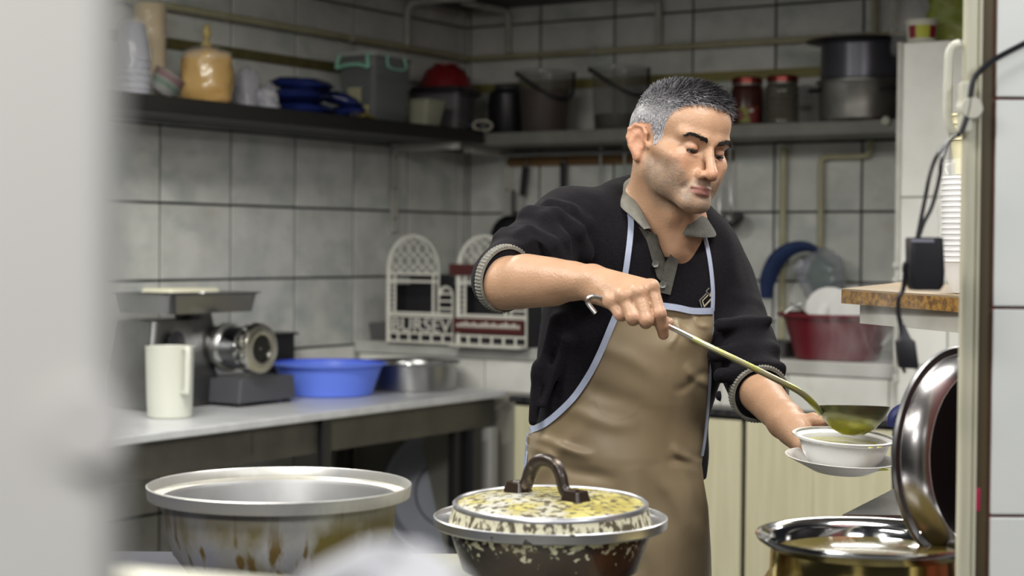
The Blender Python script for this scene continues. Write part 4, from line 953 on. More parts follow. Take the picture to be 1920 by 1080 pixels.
# ================================================================ near the camera: white panel, counter ledge, white cloth
m_wpanel = mat('white_panel_paint', (.50, .495, .47), .6, c2=(.46, .455, .435), scale=1.5)
xe = W(222, 540, .49).x
pn_ = thing('white_partition', 'white painted upright panel very close at the left', 'panel', Vector((xe, .49, 0)))
MB().box(-.30, 0, -.012, .012, .55, 2.2).build('panel_board', m_wpanel, pn_, smooth=0, bevel=.004)
MB().box(-.30, .004, -.0125, .0125, .55, 1.30).build('lower_trim', m_wpanel, pn_, smooth=0, bevel=.004)
MB().lathe([(.0001, -.0055), (.011, -.0055), (.011, .0055), (.0001, .0055)], 16, Matrix.Rotation(math.pi / 2, 4, 'X')).build('latch', mat('grey_latch', (.47, .46, .45), .8), pn_, loc=(-.005, -.0125, W(200, 790, .49).z))
m_ledge = mat('cream_counter_edge', (.66, .64, .52), .45)
q0 = W(180, 1054, 1.12); q1 = W(620, 1090, 1.12)
cl = thing('serving_counter', 'cream serving counter edge along the bottom left', 'counter', q0)
sl = math.atan2(q1.z - q0.z, q1.x - q0.x)
cl.rotation_euler = (0, -sl, 0)
MB().box(-.25, .36, -.30, .0, -.03, .0).build('counter_board', m_ledge, cl, smooth=0, bevel=.004)
wc = thing('white_cloth', 'crumpled white cloth lying on the near counter, out of focus', 'cloth', W(704, 1130, .66)); wc.scale = (.62, .62, .56)
o = blob([(0, -.03), (.055, -.03), (.062, -.005), (.045, .022), (.018, .036), (0, .040)], 40, 1.0, .8).build('cloth_folds', mat('bluish_white_cloth', (.80, .80, .84), .8), wc); crumple(o, .022, 16, 4)

# ================================================================ bowl, saucer and ladle held by the cook
BD = 2.62
def tilt_m(ax, ay): return (math.radians(ax), math.radians(ay), 0)
bc = W(1581, 812, BD)
TL = (math.radians(4.0), math.radians(2.6), 0)
TM = Euler(TL).to_matrix()
sw = thing('soup_bowl', 'white china bowl of yellow soup on the saucer in his hand', 'bowl', bc - TM @ Vector((0, 0, .0435)), rot=TL)
MB().lathe(shell([(.044, 0), (.047, .001), (.053, .006), (.061, .018), (.066, .032), (.069, .040), (.0785, .0440), (.0790, .0470), (.0765, .0475)], .003), 64).build('bowl_body', m_china, sw)
MB().lathe([(.0001, .0345), (.0610, .0345)], 48).build('soup', mat('yellow_soup', (.50, .46, .06), .2, c2=(.58, .54, .15), scale=25, coat=.4), sw)
for a, z in ((-1.25, .040), (-1.05, .040)): MB().lathe([(.0001, .0015), (.006, .001), (.007, 0), (.0001, -.001)], 12).build('soup_drip', mat('soup_drip', (.45, .48, .06), .25), sw, loc=(.0735 * math.cos(a), .0735 * math.sin(a), z + .0038))
sc2 = W(1577, 858, BD)
sa = thing('saucer', 'white china saucer under the soup bowl in his hand', 'saucer', sc2 - TM @ Vector((0, 0, .0215)), rot=TL)
MB().lathe(shell([(.040, 0), (.044, .001), (.062, .010), (.081, .0195), (.0850, .0225)], .0035), 64).build('saucer_body', m_china, sa)
MB().lathe([(.0001, .0014), (.008, .001), (.010, 0), (.0001, -.001)], 12, None, 1.5, .6).build('soup_drip', MATS['soup_drip'], sa, loc=(.045, -.064, .0185), rot=(math.radians(-30), 0, 0))
sw.location = sa.location + TM @ Vector((0.003, 0, .0085))
# ladle
m_ladle_h = mat('ladle_handle_steel', (.50, .50, .50), .28, 1.)
m_ladle = mat('soupy_steel', (.40, .40, .36), .26, 1., c2=(.30, .31, .20), scale=9)
m_ladleb = mat('soupy_steel_bowl', (.125, .125, .06), .30, .8, c2=(.20, .20, .095), scale=8, detail=5, layers=[dict(c=(.34, .36, .03), scale=7, lo=.50, hi=.66, z=(-.018, -.045), rough=.2, metal=0.)])
LB = W(1600, 762, 2.615)
la = thing('ladle', 'long steel ladle in his right hand pouring soup into the bowl', 'ladle', LB)
MB().lathe(shell([(.0006, -.045), (.016, -.043), (.033, -.034), (.046, -.019), (.0535, -.004), (.0545, 0)], .0016), 48).build('ladle_bowl', m_ladleb, la, rot=(math.radians(-7), math.radians(1), 0))
hp = [(1103, 560), (1105, 566), (1113, 580), (1116, 585)]
LH = [W(1117, 587, 2.60), W(1108, 576, 2.60), W(1102, 566, 2.60), W(1106, 558, 2.60), W(1117, 556, 2.60), W(1135, 562, 2.605), W(1170, 577, 2.622), W(1215, 596, 2.618), W(1256, 613, 2.598), W(1330, 650, 2.585), W(1400, 684, 2.585), W(1460, 714, 2.588), W(1500, 735, 2.592), W(1525, 757, 2.596), W(1540, 776, 2.600)]
ladle_path = smooth_path(LH, 5)
MB().tube([p - LB for p in ladle_path[:44]], .0042, 10, True, .75).build('ladle_handle', m_ladle_h, la)
MB().tube([p - LB for p in ladle_path[43:]], [float(x) for x in np.linspace(.0046, .0058, len(ladle_path) - 43)], 10, True, .75).build('soupy_handle_end', mat('soup_coated_steel', (.36, .36, .22), .3, .85, c2=(.40, .44, .07), scale=30, lo=.45, hi=.6), la)
# steam over the soup
# ================================================================ signed-distance sculpting (numpy) -> one closed mesh
def V3(p): return np.array([p[0], p[1], p[2]], float)
class Sdf:
    def __init__(s): s.ops = []
    def add(s, f, k=.0): s.ops.append(('u', f, k)); return s
    def sub(s, f, k=.0): s.ops.append(('s', f, k)); return s
    def inter(s, f, k=.0): s.ops.append(('i', f, k)); return s
    def ev(s, P, sel=None):
        d = None
        for i, (op, f, k) in enumerate(s.ops):
            if sel is not None and i and not sel[i]: continue
            e = f(P)
            if d is None: d = e; continue
            if op == 'u':
                if k > 0: h = np.clip(.5 + .5 * (d - e) / k, 0, 1); d = d + (e - d) * h - k * h * (1 - h)
                else: d = np.minimum(d, e)
            else:
                if op == 's': e = -e
                if k > 0: h = np.clip(.5 - .5 * (d - e) / k, 0, 1); d = d + (e - d) * h + k * h * (1 - h)
                else: d = np.maximum(d, e)
        return d
def sphere(c, r):
    c = V3(c); return lambda P: np.sqrt(((P - c) ** 2).sum(1)) - r
def ellip(c, r, M=None):
    c = V3(c); r = np.array(r, float)
    def f(P):
        q = P - c
        if M is not None: q = q @ M
        k0 = np.sqrt(((q / r) ** 2).sum(1)); k1 = np.sqrt(((q / (r * r)) ** 2).sum(1)) + 1e-9
        return k0 * (k0 - 1) / k1
    return f
def cone(a, b, ra, rb):                         # round cone (simple taper)
    a, b = V3(a), V3(b); ab = b - a; L2 = ab @ ab
    def f(P):
        h = np.clip(((P - a) @ ab) / L2, 0, 1)
        return np.sqrt(((P - a - h[:, None] * ab) ** 2).sum(1)) - (ra + (rb - ra) * h)
    return f
def econe(a, b, ra, rb, flat, axis):            # tapered capsule flattened along 'axis'
    a, b = V3(a), V3(b); ab = b - a; L2 = ab @ ab; ax = V3(axis); ax = ax - ab * (ax @ ab) / L2; ax /= np.linalg.norm(ax)
    def f(P):
        h = np.clip(((P - a) @ ab) / L2, 0, 1); q = P - a - h[:, None] * ab
        t = q @ ax; q2 = (q ** 2).sum(1) + t * t * (1 / flat ** 2 - 1)
        return (np.sqrt(q2) - (ra + (rb - ra) * h)) * min(1, (1 + flat) / 2)
    return f
def half(p, n):
    p, n = V3(p), V3(n); n = n / np.linalg.norm(n); return lambda P: (P - p) @ n
def surface(sdf, lo, hi, hs, nb=16, margin=.03):
    lo = np.array(lo, float); hi = np.array(hi, float)
    bs = nb * hs; nbk = np.ceil((hi - lo) / bs).astype(int)
    gi = np.stack(np.meshgrid(*[np.arange(n) for n in nbk], indexing='ij'), -1).reshape(-1, 3)
    cen = lo + (gi + .5) * bs; rad = bs * .87
    dtot = sdf.ev(cen)
    act = np.abs(dtot) < rad * 1.35 + .004
    gi, cen, dtot = gi[act], cen[act], dtot[act]
    near = np.ones((len(gi), len(sdf.ops)), bool)
    for i, (op, f, k) in enumerate(sdf.ops):
        e = f(cen)
        if op == 'u': near[:, i] = e < np.maximum(dtot, 0) + 2.4 * rad + k
        elif op == 's': near[:, i] = e < 2.4 * rad + k
    a = np.arange(nb + 1); loc = np.stack(np.meshgrid(a, a, a, indexing='ij'), -1).reshape(-1, 3)
    VP, VK, QK = [], [], []; S = 1 << 20
    N = (nbk * nb + 2).astype(np.int64)
    def key(c): return (c[:, 0] * N[1] + c[:, 1]) * N[2] + c[:, 2]
    for b in range(len(gi)):
        g = loc + gi[b] * nb
        D = sdf.ev(lo + g * hs, near[b]).reshape(nb + 1, nb + 1, nb + 1)
        I = D < 0
        if I.all() or not I.any(): continue
        cs = [D[i:nb + i, j:nb + j, k:nb + k] for i in (0, 1) for j in (0, 1) for k in (0, 1)]
        ins = sum((c < 0).astype(np.int8) for c in cs); cell = np.argwhere((ins > 0) & (ins < 8))
        if not len(cell): continue
        cv = np.stack([c[cell[:, 0], cell[:, 1], cell[:, 2]] for c in cs], 1)
        off = np.array([(i, j, k) for i in (0, 1) for j in (0, 1) for k in (0, 1)], float)
        acc = np.zeros((len(cell), 3)); cnt = np.zeros(len(cell))
        for p in range(8):
            for q in range(p + 1, 8):
                if abs(off[p] - off[q]).sum() != 1: continue
                m_ = (cv[:, p] < 0) != (cv[:, q] < 0); t = cv[m_, p] / (cv[m_, p] - cv[m_, q])
                acc[m_] += off[p] + t[:, None] * (off[q] - off[p]); cnt[m_] += 1
        VP.append(lo + (cell + gi[b] * nb + acc / cnt[:, None]) * hs); VK.append(key((cell + gi[b] * nb).astype(np.int64)))
        for ax in range(3):
            sl0 = [slice(0, nb)] * 3; sl1 = [slice(0, nb)] * 3; sl1[ax] = slice(1, nb + 1)
            A, B = I[tuple(sl0)], I[tuple(sl1)]
            e = np.argwhere(A != B)
            if not len(e): continue
            fl = A[e[:, 0], e[:, 1], e[:, 2]]
            g = (e + gi[b] * nb).astype(np.int64); u = np.zeros(3, np.int64); v = np.zeros(3, np.int64); u[(ax + 1) % 3] = 1; v[(ax + 2) % 3] = 1
            q4 = np.stack([key(g), key(g - u), key(g - u - v), key(g - v)], 1); q4[~fl] = q4[~fl][:, ::-1]
            QK.append(q4)
    VP = np.concatenate(VP); VK = np.concatenate(VK); QK = np.concatenate(QK)
    o = np.argsort(VK); VK = VK[o]; VP = VP[o]
    idx = np.searchsorted(VK, QK); idx = np.clip(idx, 0, len(VK) - 1); ok = (VK[idx] == QK).all(1)
    return VP, idx[ok]
def mesh_np(name, VP, Q, M, parent=None, col=None):
    me = bpy.data.meshes.new(name); me.vertices.add(len(VP)); me.vertices.foreach_set('co', VP.astype(np.float32).ravel())
    me.loops.add(Q.size); me.loops.foreach_set('vertex_index', Q.astype(np.int32).ravel())
    me.polygons.add(len(Q)); me.polygons.foreach_set('loop_start', np.arange(0, Q.size, Q.shape[1], dtype=np.int32))
    me.update(calc_edges=True); me.validate(); me.shade_smooth()
    if col is not None:
        at = me.color_attributes.new('Col', 'FLOAT_COLOR', 'POINT'); at.data.foreach_set('color', np.concatenate([col, np.ones((len(col), 1))], 1).astype(np.float32).ravel())
    me.materials.append(M)
    o = bpy.data.objects.new(name, me); COL.objects.link(o)
    if parent is not None: o.parent = parent
    return o
def smin_grad(sdf, P, e=.0015):
    g = np.stack([sdf.ev(P + np.array(a) * e) - sdf.ev(P - np.array(a) * e) for a in np.eye(3)], 1)
    return g / (np.linalg.norm(g, axis=1, keepdims=True) + 1e-9)
def march(sdf, O, Dn, t0, t1, steps=80):        # first hit along rays (arrays of origins and unit directions)
    t = np.full(len(O), t0, float); bd = np.full(len(O), 9.); bt = t.copy(); hit = np.zeros(len(O), bool)
    for _ in range(steps):
        d = sdf.ev(O + Dn * t[:, None]); cl = d < bd; bd = np.where(cl, d, bd); bt = np.where(cl, t, bt); hit |= d < .0004
        t = np.where(hit, t, np.minimum(t + np.maximum(d * .8, .0003), t1))
    return np.where(hit, t, bt), hit
# ================================================================ the cook
# head frame: x to his left, y forward, z up; turned to the right of the picture, bowed and tilted
YAW, PITCH, ROLL = math.radians(30.5), math.radians(8), math.radians(8.5)
fh = Vector((math.sin(YAW), -math.cos(YAW), 0)); lh = Vector((math.cos(YAW), math.sin(YAW), 0)); uz = Vector((0, 0, 1))
hf = (math.cos(PITCH) * fh - math.sin(PITCH) * uz); hu0 = (math.cos(PITCH) * uz + math.sin(PITCH) * fh)
hu = (math.cos(ROLL) * hu0 + math.sin(ROLL) * lh); hl = (math.cos(ROLL) * lh - math.sin(ROLL) * hu0)
HM = np.array([hl, hf, hu])                      # rows: head axes in world
HC_ = np.array(W(1274, 272, 2.95))
HS = .915
HV = HS * np.array((1., 1., .965))
def hw(p): return HC_ + (np.array(p, float) * HV) @ HM
def to_head(P): return ((P - HC_) @ HM.T) / HV
class HeadSdf(Sdf): pass
hd_ = Sdf()
def both(f, *a, **k):
    for s in (1, -1): f(s)
# cranium and face masses (metres, head coordinates)
hd_.add(ellip((0, -.012, .040), (.0755, .097, .080)))
hd_.add(ellip((0, -.030, .018), (.070, .078, .070)), .03)
hd_.add(ellip((0, .034, .048), (.0625, .059, .054)), .03)
hd_.add(ellip((0, .032, -.028), (.056, .058, .078)), .025)
for s in (1, -1):
    hd_.add(cone((s * .047, .071, .020), (s * .012, .0885, .0165), .0105, .0105), .012)
    hd_.add(cone((s * .050, .058, -.024), (s * .060, .020, -.016), .0175, .0120), .020)
    hd_.add(sphere((s * .041, .067, -.030), .0165), .018); hd_.add(sphere((s * .0390, .0700, -.0520), .0125), .018)
    hd_.add(cone((s * .0545, .004, -.060), (s * .0185, .080, -.1035), .0155, .0165), .026)
    hd_.add(ellip((s * .040, .040, -.065), (.022, .035, .030)), .02)
hd_.add(ellip((0, .076, -.070), (.0275, .025, .030)), .018)
hd_.add(ellip((0, .0855, -.1055), (.0185, .0155, .0155)), .015)
hd_.add(cone((0, .086, .012), (0, .0960, -.008), .0085, .0082), .012)
hd_.add(cone((0, .0955, -.006), (0, .1150, -.042), .0078, .0098), .008)
hd_.add(sphere((0, .1150, -.0455), .0112), .006)
for s in (1, -1):
    hd_.add(ellip((s * .0135, .1015, -.0490), (.0086, .0120, .0088)), .005)
    hd_.sub(ellip((s * .0068, .1085, -.0590), (.0034, .0055, .0045)), .003)
    hd_.sub(ellip((s * .0300, .0990, -.0025), (.0175, .0150, .0115)), .014)          # eye sockets
    hd_.sub(cone((s * .0205, .1030, -.0480), (s * .0330, .0860, -.0800), .0014, .0018), .0085)   # nasolabial fold
# eyes: upper lid lowered, lower lid, narrow opening showing the eyeball
for s in (1, -1):
    hd_.add(sphere((s * .0305, .0768, -.0020), .0140), .0025)
    hd_.add(cone((s * .0205, .0845, -.0145), (s * .0400, .0800, -.0150), .0030, .0030), .006)
    hd_.sub(ellip((s * .0305, .0880, -.0098), (.0150, .0085, .0031)), .0012)
    hd_.sub(cone((s * .0200, .0915, .0050), (s * .0420, .0865, .0045), .0008, .0008), .0028)     # lid crease
# mouth
hd_.add(ellip((0, .0965, -.0740), (.0215, .0085, .0042)), .005)
hd_.add(ellip((0, .0965, -.0835), (.0185, .0085, .0060)), .005)
hd_.sub(cone((-.0225, .0945, -.0785), (.0225, .0945, -.0785), .0010, .0010), .0026)
hd_.sub(sphere((0, .1052, -.0785), .0010), .003)
hd_.sub(ellip((0, .1060, -.0925), (.016, .005, .0035)), .006)
hd_.sub(cone((0, .1085, -.060), (0, .1065, -.067), .0018, .0022), .004)
# ears
for s in (1, -1):
    EM = np.array([(math.cos(s * .45), math.sin(s * .45), 0), (-math.sin(s * .45), math.cos(s * .45), 0), (0, 0, 1)]).T
    c0 = np.array((s * .0790, -.006, -.012))
    def ep(y, z, o=0.): return c0 + np.array((s * (.016 * -min(y, 0) / .02 * .6 + o), y, z))
    ring = [ep(.006, .004, .000), ep(.008, .020, .003), ep(.000, .031, .007), ep(-.012, .032, .010), ep(-.020, .022, .012), ep(-.021, .006, .011), ep(-.015, -.010, .008), ep(-.008, -.022, .004)]
    for a_, b_ in zip(ring[:-1], ring[1:]): hd_.add(cone(a_, b_, .0034, .0034), .003)
    hd_.add(ellip(ep(-.005, -.026, .002), (.0045, .0078, .0095)), .005)
    PM = np.array([(s * .76, .65, 0), (s * .65, -.76, 0), (0, 0, 1)]).T
    hd_.add(ellip(c0 + np.array((s * .0085, -.0070, .006)), (.0042, .0165, .0285), PM), .004)
    hd_.add(cone(ep(-.006, .020, .005), ep(-.012, .000, .009), .0028, .0026), .004)
    hd_.add(ellip((s * .0745, .0075, -.014), (.0050, .0050, .0070)), .004)
    hd_.sub(ellip(c0 + np.array((s * .0105, -.0015, .000)), (.0040, .0080, .0115), PM), .004)
# neck joins in world space below
HEADOPS = list(hd_.ops)

body = Sdf()
def headwrap(f): return lambda P: f(to_head(P)) * HS
for i, (op, f, k) in enumerate(HEADOPS): body.ops.append((op, headwrap(f), k))
Pn = lambda x, y, d: np.array(W(x, y, d))
neck_b = Pn(1238, 428, 3.03); neck_t = hw((0, -.022, -.045))
body.add(cone(neck_b, neck_t, .064, .056), .022)
body.add(cone(Pn(1192, 420, 3.01), hw((-.052, -.020, -.035)), .016, .013), .03)       # sternomastoid, near side
body.add(cone(Pn(1258, 462, 2.965), hw((-.050, .000, -.05)), .013, .011), .022)
body.add(cone(Pn(1270, 465, 2.965), hw((.045, .005, -.055)), .013, .011), .022)
body.add(ellip(Pn(1262, 395, 2.945), (.014, .014, .020)), .02)
# chest, shoulders, belly (mostly under clothes)
SR, SL = Pn(1070, 420, 2.985), Pn(1344, 508, 3.15)
body.add(ellip(Pn(1225, 540, 3.075), (.15, .105, .17)), .05)
body.add(cone(SR, neck_b, .050, .055), .04); body.add(cone(SL, neck_b, .050, .055), .04)
body.add(ellip(Pn(1165, 800, 3.07), (.135, .10, .24)), .05)
# arms
ER, WR = Pn(948, 529, 2.768), Pn(1108, 529, 2.660)
EL, WL = Pn(1412, 722, 2.945), Pn(1474, 790, 2.775)
body.add(cone(SR, ER, .046, .034), .02)
UP = np.array((0, 0, 1.))
body.add(econe(ER, WR, .0415, .0265, .98, UP), .01)
body.add(cone(ER + (0, 0, -.002), ER * .45 + WR * .55 + np.array((0, 0, -.004)), .0410, .0335), .012)   # forearm belly
body.add(cone(ER * .75 + WR * .25 + np.array((0, -.010, .015)), ER * .25 + WR * .75 + np.array((0, -.008, .006)), .0225, .0165), .03)  # brachioradialis
body.add(cone(ER * .6 + WR * .4 + np.array((0, -.030, -.004)), WR + np.array((0, -.019, .004)), .0085, .0085), .012)         # tendon ridge
body.add(cone(SL, EL, .048, .040), .03)
body.add(econe(EL, WL, .0415, .0300, .92, (0, 1, .6)), .02)
# right hand: palm over the ladle, knuckles up, fingers curled down around the handle
MCP = [Pn(1221, 540, 2.590), Pn(1197, 550, 2.580), Pn(1171, 558, 2.585), Pn(1147, 566, 2.600)]
PIP = [Pn(1236, 588, 2.572), Pn(1212, 600, 2.562), Pn(1186, 595, 2.568), Pn(1163, 590, 2.584)]
DIP = [Pn(1241, 610, 2.582), Pn(1211, 604, 2.590), Pn(1187, 599, 2.596), Pn(1166, 592, 2.608)]
TIP = [Pn(1244, 627, 2.590), Pn(1204, 590, 2.610), Pn(1182, 586, 2.616), Pn(1163, 580, 2.626)]
fr_ = [.0106, .0108, .0104, .0092]
for i in range(4):
    body.add(cone(WR + np.array((0.004, -.004, .006 - .006 * i)), MCP[i], .0200, .0122), .010)
for i in range(4):
    body.add(sphere(MCP[i] + np.array((0, -.004, .002)), .0118), .006)
    body.add(cone(MCP[i], PIP[i], fr_[i] * 1.06, fr_[i] * .98), .0030)
    body.add(cone(PIP[i], DIP[i], fr_[i] * 1.0, fr_[i] * .92), .0032)
    body.add(cone(DIP[i], TIP[i], fr_[i] * .92, fr_[i] * .80), .003)
for i in range(4):                               # extensor tendons
    body.add(cone(WR * .55 + MCP[i] * .45 + np.array((0, -.016, .006)), MCP[i] + np.array((0, -.006, .006)), .0030, .0036), .007)
TH0, TH1, TH2, TH3 = Pn(1150, 556, 2.655), Pn(1196, 578, 2.645), Pn(1228, 598, 2.628), Pn(1253, 606, 2.612)
body.add(cone(WR, TH0, .021, .0170), .012); body.add(cone(TH0, TH1, .0165, .0125), .010); body.add(cone(TH1, TH2, .0118, .0105), .006); body.add(cone(TH2, TH3, .0105, .0088), .004)
# left hand: palm behind and under the saucer, thumb on the rim
body.add(cone(WL, Pn(1492, 812, 2.735), .030, .0215), .012)
LM = [Pn(1510, 812, 2.725), Pn(1506, 822, 2.715), Pn(1503, 830, 2.705), Pn(1500, 836, 2.695)]
LP = [Pn(1540, 846, 2.712), Pn(1536, 852, 2.698), Pn(1530, 856, 2.684), Pn(1520, 856, 2.674)]
LD = [Pn(1564, 862, 2.700), Pn(1562, 866, 2.686), Pn(1554, 868, 2.672), Pn(1540, 866, 2.662)]
LT = [Pn(1584, 868, 2.690), Pn(1582, 870, 2.676), Pn(1574, 871, 2.662), Pn(1556, 869, 2.654)]
lr_ = [.0104, .0106, .0102, .0090]
for i in range(4):
    body.add(cone(WL * .3 + Pn(1492, 812, 2.735) * .7, LM[i], .020, .0130), .012)
    body.add(cone(LM[i], LP[i], lr_[i] * 1.12, lr_[i]), .005); body.add(cone(LP[i], LD[i], lr_[i], lr_[i] * .92), .004); body.add(cone(LD[i], LT[i], lr_[i] * .92, lr_[i] * .8), .003)
body.add(cone(Pn(1484, 798, 2.75), Pn(1504, 793, 2.745), .0185, .0135), .010); body.add(cone(Pn(1504, 793, 2.745), Pn(1524, 787, 2.735), .0122, .0110), .006); body.add(cone(Pn(1524, 787, 2.735), Pn(1544, 790, 2.720), .0110, .0090), .004)
# hips and legs inside the trousers
HIP = Pn(1158, 960, 3.08)
hipR, hipL = HIP + np.array((-.080, -.01, -.03)), HIP + np.array((.068, .03, -.03))
footR = np.array((hipR[0] - .03, hipR[1] - .01, .09)); footL = np.array((hipL[0] + .03, hipL[1] + .05, .09))
body.add(cone(HIP + np.array((0, 0, .06)), hipR, .10, .08), .04); body.add(cone(HIP + np.array((0, 0, .06)), hipL, .10, .08), .04)
for h_, f_ in ((hipR, footR), (hipL, footL)):
    kn = (h_ + f_) / 2 + np.array((0, -.02, .02)); body.add(cone(h_, kn, .08, .052), .03); body.add(cone(kn, f_, .050, .038), .02); body.add(cone(f_, f_ + np.array((.02, -.13, -.045)), .038, .03), .02)

VPb, Qb = surface(body, (-.16, 2.45, .0), (.72, 3.30, 1.78), .0022)
# skin tones: lips, stubble, reddish ears and nose, brow shade of hair roots
q = to_head(VPb); x, y, z = q.T; ax = np.abs(x)
skin = np.array((.43, .262, .165)); col = np.repeat(skin[None], len(VPb), 0)
def blend(mask, c): 
    global col
    mk = np.clip(mask, 0, 1)[:, None]; col = col * (1 - mk) + np.array(c) * mk
def gs(cx, cy, cz, rx, ry, rz): return np.exp(-(((ax - cx) / rx) ** 2 + ((y - cy) / ry) ** 2 + ((z - cz) / rz) ** 2))
onhead = (np.abs(x) < .12) & (np.abs(y) < .16) & (z > -.16) & (z < .16)
from mathutils import noise as mnoise
nz = np.array([mnoise.noise(Vector(p) * 260) for p in q[onhead]]) ; nzz = np.zeros(len(q)); nzz[onhead] = nz
nz2 = np.zeros(len(q)); nz2[onhead] = np.array([mnoise.noise(Vector(p) * 60) for p in q[onhead]])
blend(onhead * gs(0, .115, -.045, .020, .03, .016) * .45, (.56, .235, .15))
blend(onhead * gs(.045, .07, -.03, .02, .03, .016) * .35, (.55, .24, .15))
blend(onhead * np.clip((ax - .074) / .006, 0, 1) * (np.abs(y) < .035) * .35, (.58, .23, .14))
beard = onhead * np.clip((-.058 - z + np.clip((ax - .026) / .03, 0, 1) * .035) / .018, 0, 1) * np.clip((y + .005) / .02, 0, 1) * (z > -.135) * np.clip((z + .135) / .02, 0, 1)
must = onhead * gs(.010, .103, -.064, .020, .018, .0075)
blend(beard * (.55 + .32 * nzz + .25 * nz2), (.16, .135, .11)); blend(must * (.55 + .35 * nzz), (.20, .17, .14))
blend(beard * np.clip(nzz * 2.2 - .55, 0, 1) * .22, (.60, .56, .50))
lips = onhead * (ax < .0235) * (y > .088) * np.clip(1.25 - ((ax / .0245) ** 2 + ((z + .0790) / .0092) ** 2), 0, 1) * 3
blend(np.minimum(lips, 1) * .75, (.29, .115, .105))
blend(onhead * gs(.031, .085, -.012, .014, .02, .006) * .55, (.36, .17, .115))
blend(onhead * gs(.031, .09, .0, .015, .02, .010) * .35, (.48, .22, .14))
hand = np.exp(-np.min([((VPb - k) ** 2).sum(1) for k in MCP + PIP + DIP], 0) / .010 ** 2)
blend(hand * .40, (.56, .235, .165))
tips = np.exp(-np.min([((VPb - k) ** 2).sum(1) for k in TIP + LT], 0) / .009 ** 2); blend(tips * .4, (.60, .30, .22))
m_skin = mat('skin', (1, 1, 1), .42, c2=(.90, .88, .86), scale=28, attr='Col', sub=.10, bump=.22, bscale=260, spec=.45)
man = thing('person', 'man in dark sweater and beige apron ladling soup, head bowed', 'person', (HIP[0], HIP[1], 0))
def mp(VP): return VP - np.array(man.location)
body_o = mesh_np('body', mp(VPb), Qb, m_skin, man, col)
def part_at(o): return o
# eyes and lashes
m_eye = mat('eye_white', (.55, .50, .46), .15); m_iris = mat('dark_iris', (.018, .010, .007), .1); m_lash = mat('black_lashes', (.012, .010, .010), .6)
m_hair_d = mat('dark_brow_hair', (.024, .021, .020), .55)
for s in (1, -1):
    c_ = hw((s * .0305, .0765, -.0020))
    e_ = MB().lathe([(.0118 * math.sin(a), -.0118 * math.cos(a)) for a in np.linspace(.001, math.pi - .001, 17)], 24).build('eye', m_eye, man, loc=mp(c_))
    gz = Vector(hf) * .80 - Vector(hu) * .52 + Vector(hl) * .06
    e_.rotation_euler = gz.to_track_quat('Z', 'Y').to_euler()
    MB().lathe([(.0062 * math.sin(a) / math.sin(.55) if 0 else .0119 * math.sin(a), .0119 * math.cos(a) + .0001) for a in np.linspace(.52, .001, 7)], 20).build('iris', m_iris, e_)
    pts = [hw((s * (.0305 + .0122 * math.cos(t_)), .0765 + .0140 * math.sqrt(max(.02, 1 - .80 * math.cos(t_) ** 2)) * .985, -.0080 - .0010 * math.cos(t_) + .0006 * math.sin(t_))) for t_ in np.linspace(0.05, math.pi - .05, 13)]
    MB().tube([mp(p) for p in pts], [.0004] + [.00115] * 11 + [.0004], 6).build('eyelash_line', m_lash, man)
# ---------------------------------------------------------------- hair and brows as strands on the scalp
def strands(name, roots, dirs, lens, w0, colr, M):
    n = len(roots); r = RNG
    t = dirs / np.linalg.norm(dirs, axis=1, keepdims=True); a = np.cross(t, r.normal(size=(n, 3))); a /= np.linalg.norm(a, axis=1, keepdims=True); b = np.cross(t, a)
    VS = []; fs = []
    for lv, (fr2, wd) in enumerate(((0, 1.), (.55, .8), (1, .12))):
        droop = np.array((0, 0, -1.)) * (fr2 ** 2) * lens[:, None] * .12
        for k in range(3):
            ang = 2 * math.pi * k / 3; VS.append(roots + t * (lens * fr2)[:, None] + droop + (a * math.cos(ang) + b * math.sin(ang)) * (w0 * wd)[:, None])
    VS = np.stack(VS, 1)                            # n,9,3
    base_f = np.array([(i * 3 + k, i * 3 + (k + 1) % 3, (i + 1) * 3 + (k + 1) % 3, (i + 1) * 3 + k) for i in range(2) for k in range(3)])
    Q = (base_f[None] + (np.arange(n) * 9)[:, None, None]).reshape(-1, 4)
    o = mesh_np(name, mp(VS.reshape(-1, 3)), Q, M, man, np.repeat(colr, 9, 0)); o['kind'] = 'stuff'; return o
headonly = Sdf(); headonly.ops = HEADOPS
def hairline(x, y, z):                             # > 0 inside the haired scalp
    ax = np.abs(x)
    front = z - (.068 - .010 * np.clip((ax - .02) / .03, 0, 1) * 0 - np.clip((ax - .038) / .022, 0, 1) * .012) - np.clip((.10 - y) * 0, 0, 1)
    ph = np.arctan2(y + .012, ax)                  # 0 at the side, + forward
    lim = np.interp(y, [-.11, -.06, -.037, -.031, -.012, .006, .024, .034, .042, .052, .066, .085], [-.052, -.052, -.050, .024, .022, .022, -.008, .002, .034, .056, .074, .081])
    return z - lim + .0016 * np.sin(x * 510. + 1.) + .0012 * np.sin(x * 1130. + y * 700.) + .0012 * np.sin(y * 900. + z * 600.)
cand = np.abs(y) < .2
hs = onhead & (hairline(x, y, z) > 0) & (z > -.06) & ~((ax > .077) & (np.abs(y) < .03) & (z < .03))
hidx = np.where(hs)[0]
Nq = smin_grad(headonly, q[hidx])
pick = RNG.choice(len(hidx), min(12000, len(hidx)), replace=False)
ro = q[hidx][pick]; nn = Nq[pick]
flow = np.stack([np.zeros(len(ro)), np.where(ro[:, 2] > .05, 1., .15), np.where(ro[:, 2] > .05, .12, -1.)], 1)
flow += RNG.normal(size=flow.shape) * .32
flow -= nn * (flow * nn).sum(1, keepdims=True)
topw = np.clip((ro[:, 2] - .055) / .045, 0, 1); frontw = topw * np.clip((ro[:, 1] + .02) / .09, 0, 1)
dr_h = flow / np.linalg.norm(flow, axis=1, keepdims=True) * (1 - .25 * topw)[:, None] + nn * (.38 + .45 * topw)[:, None]
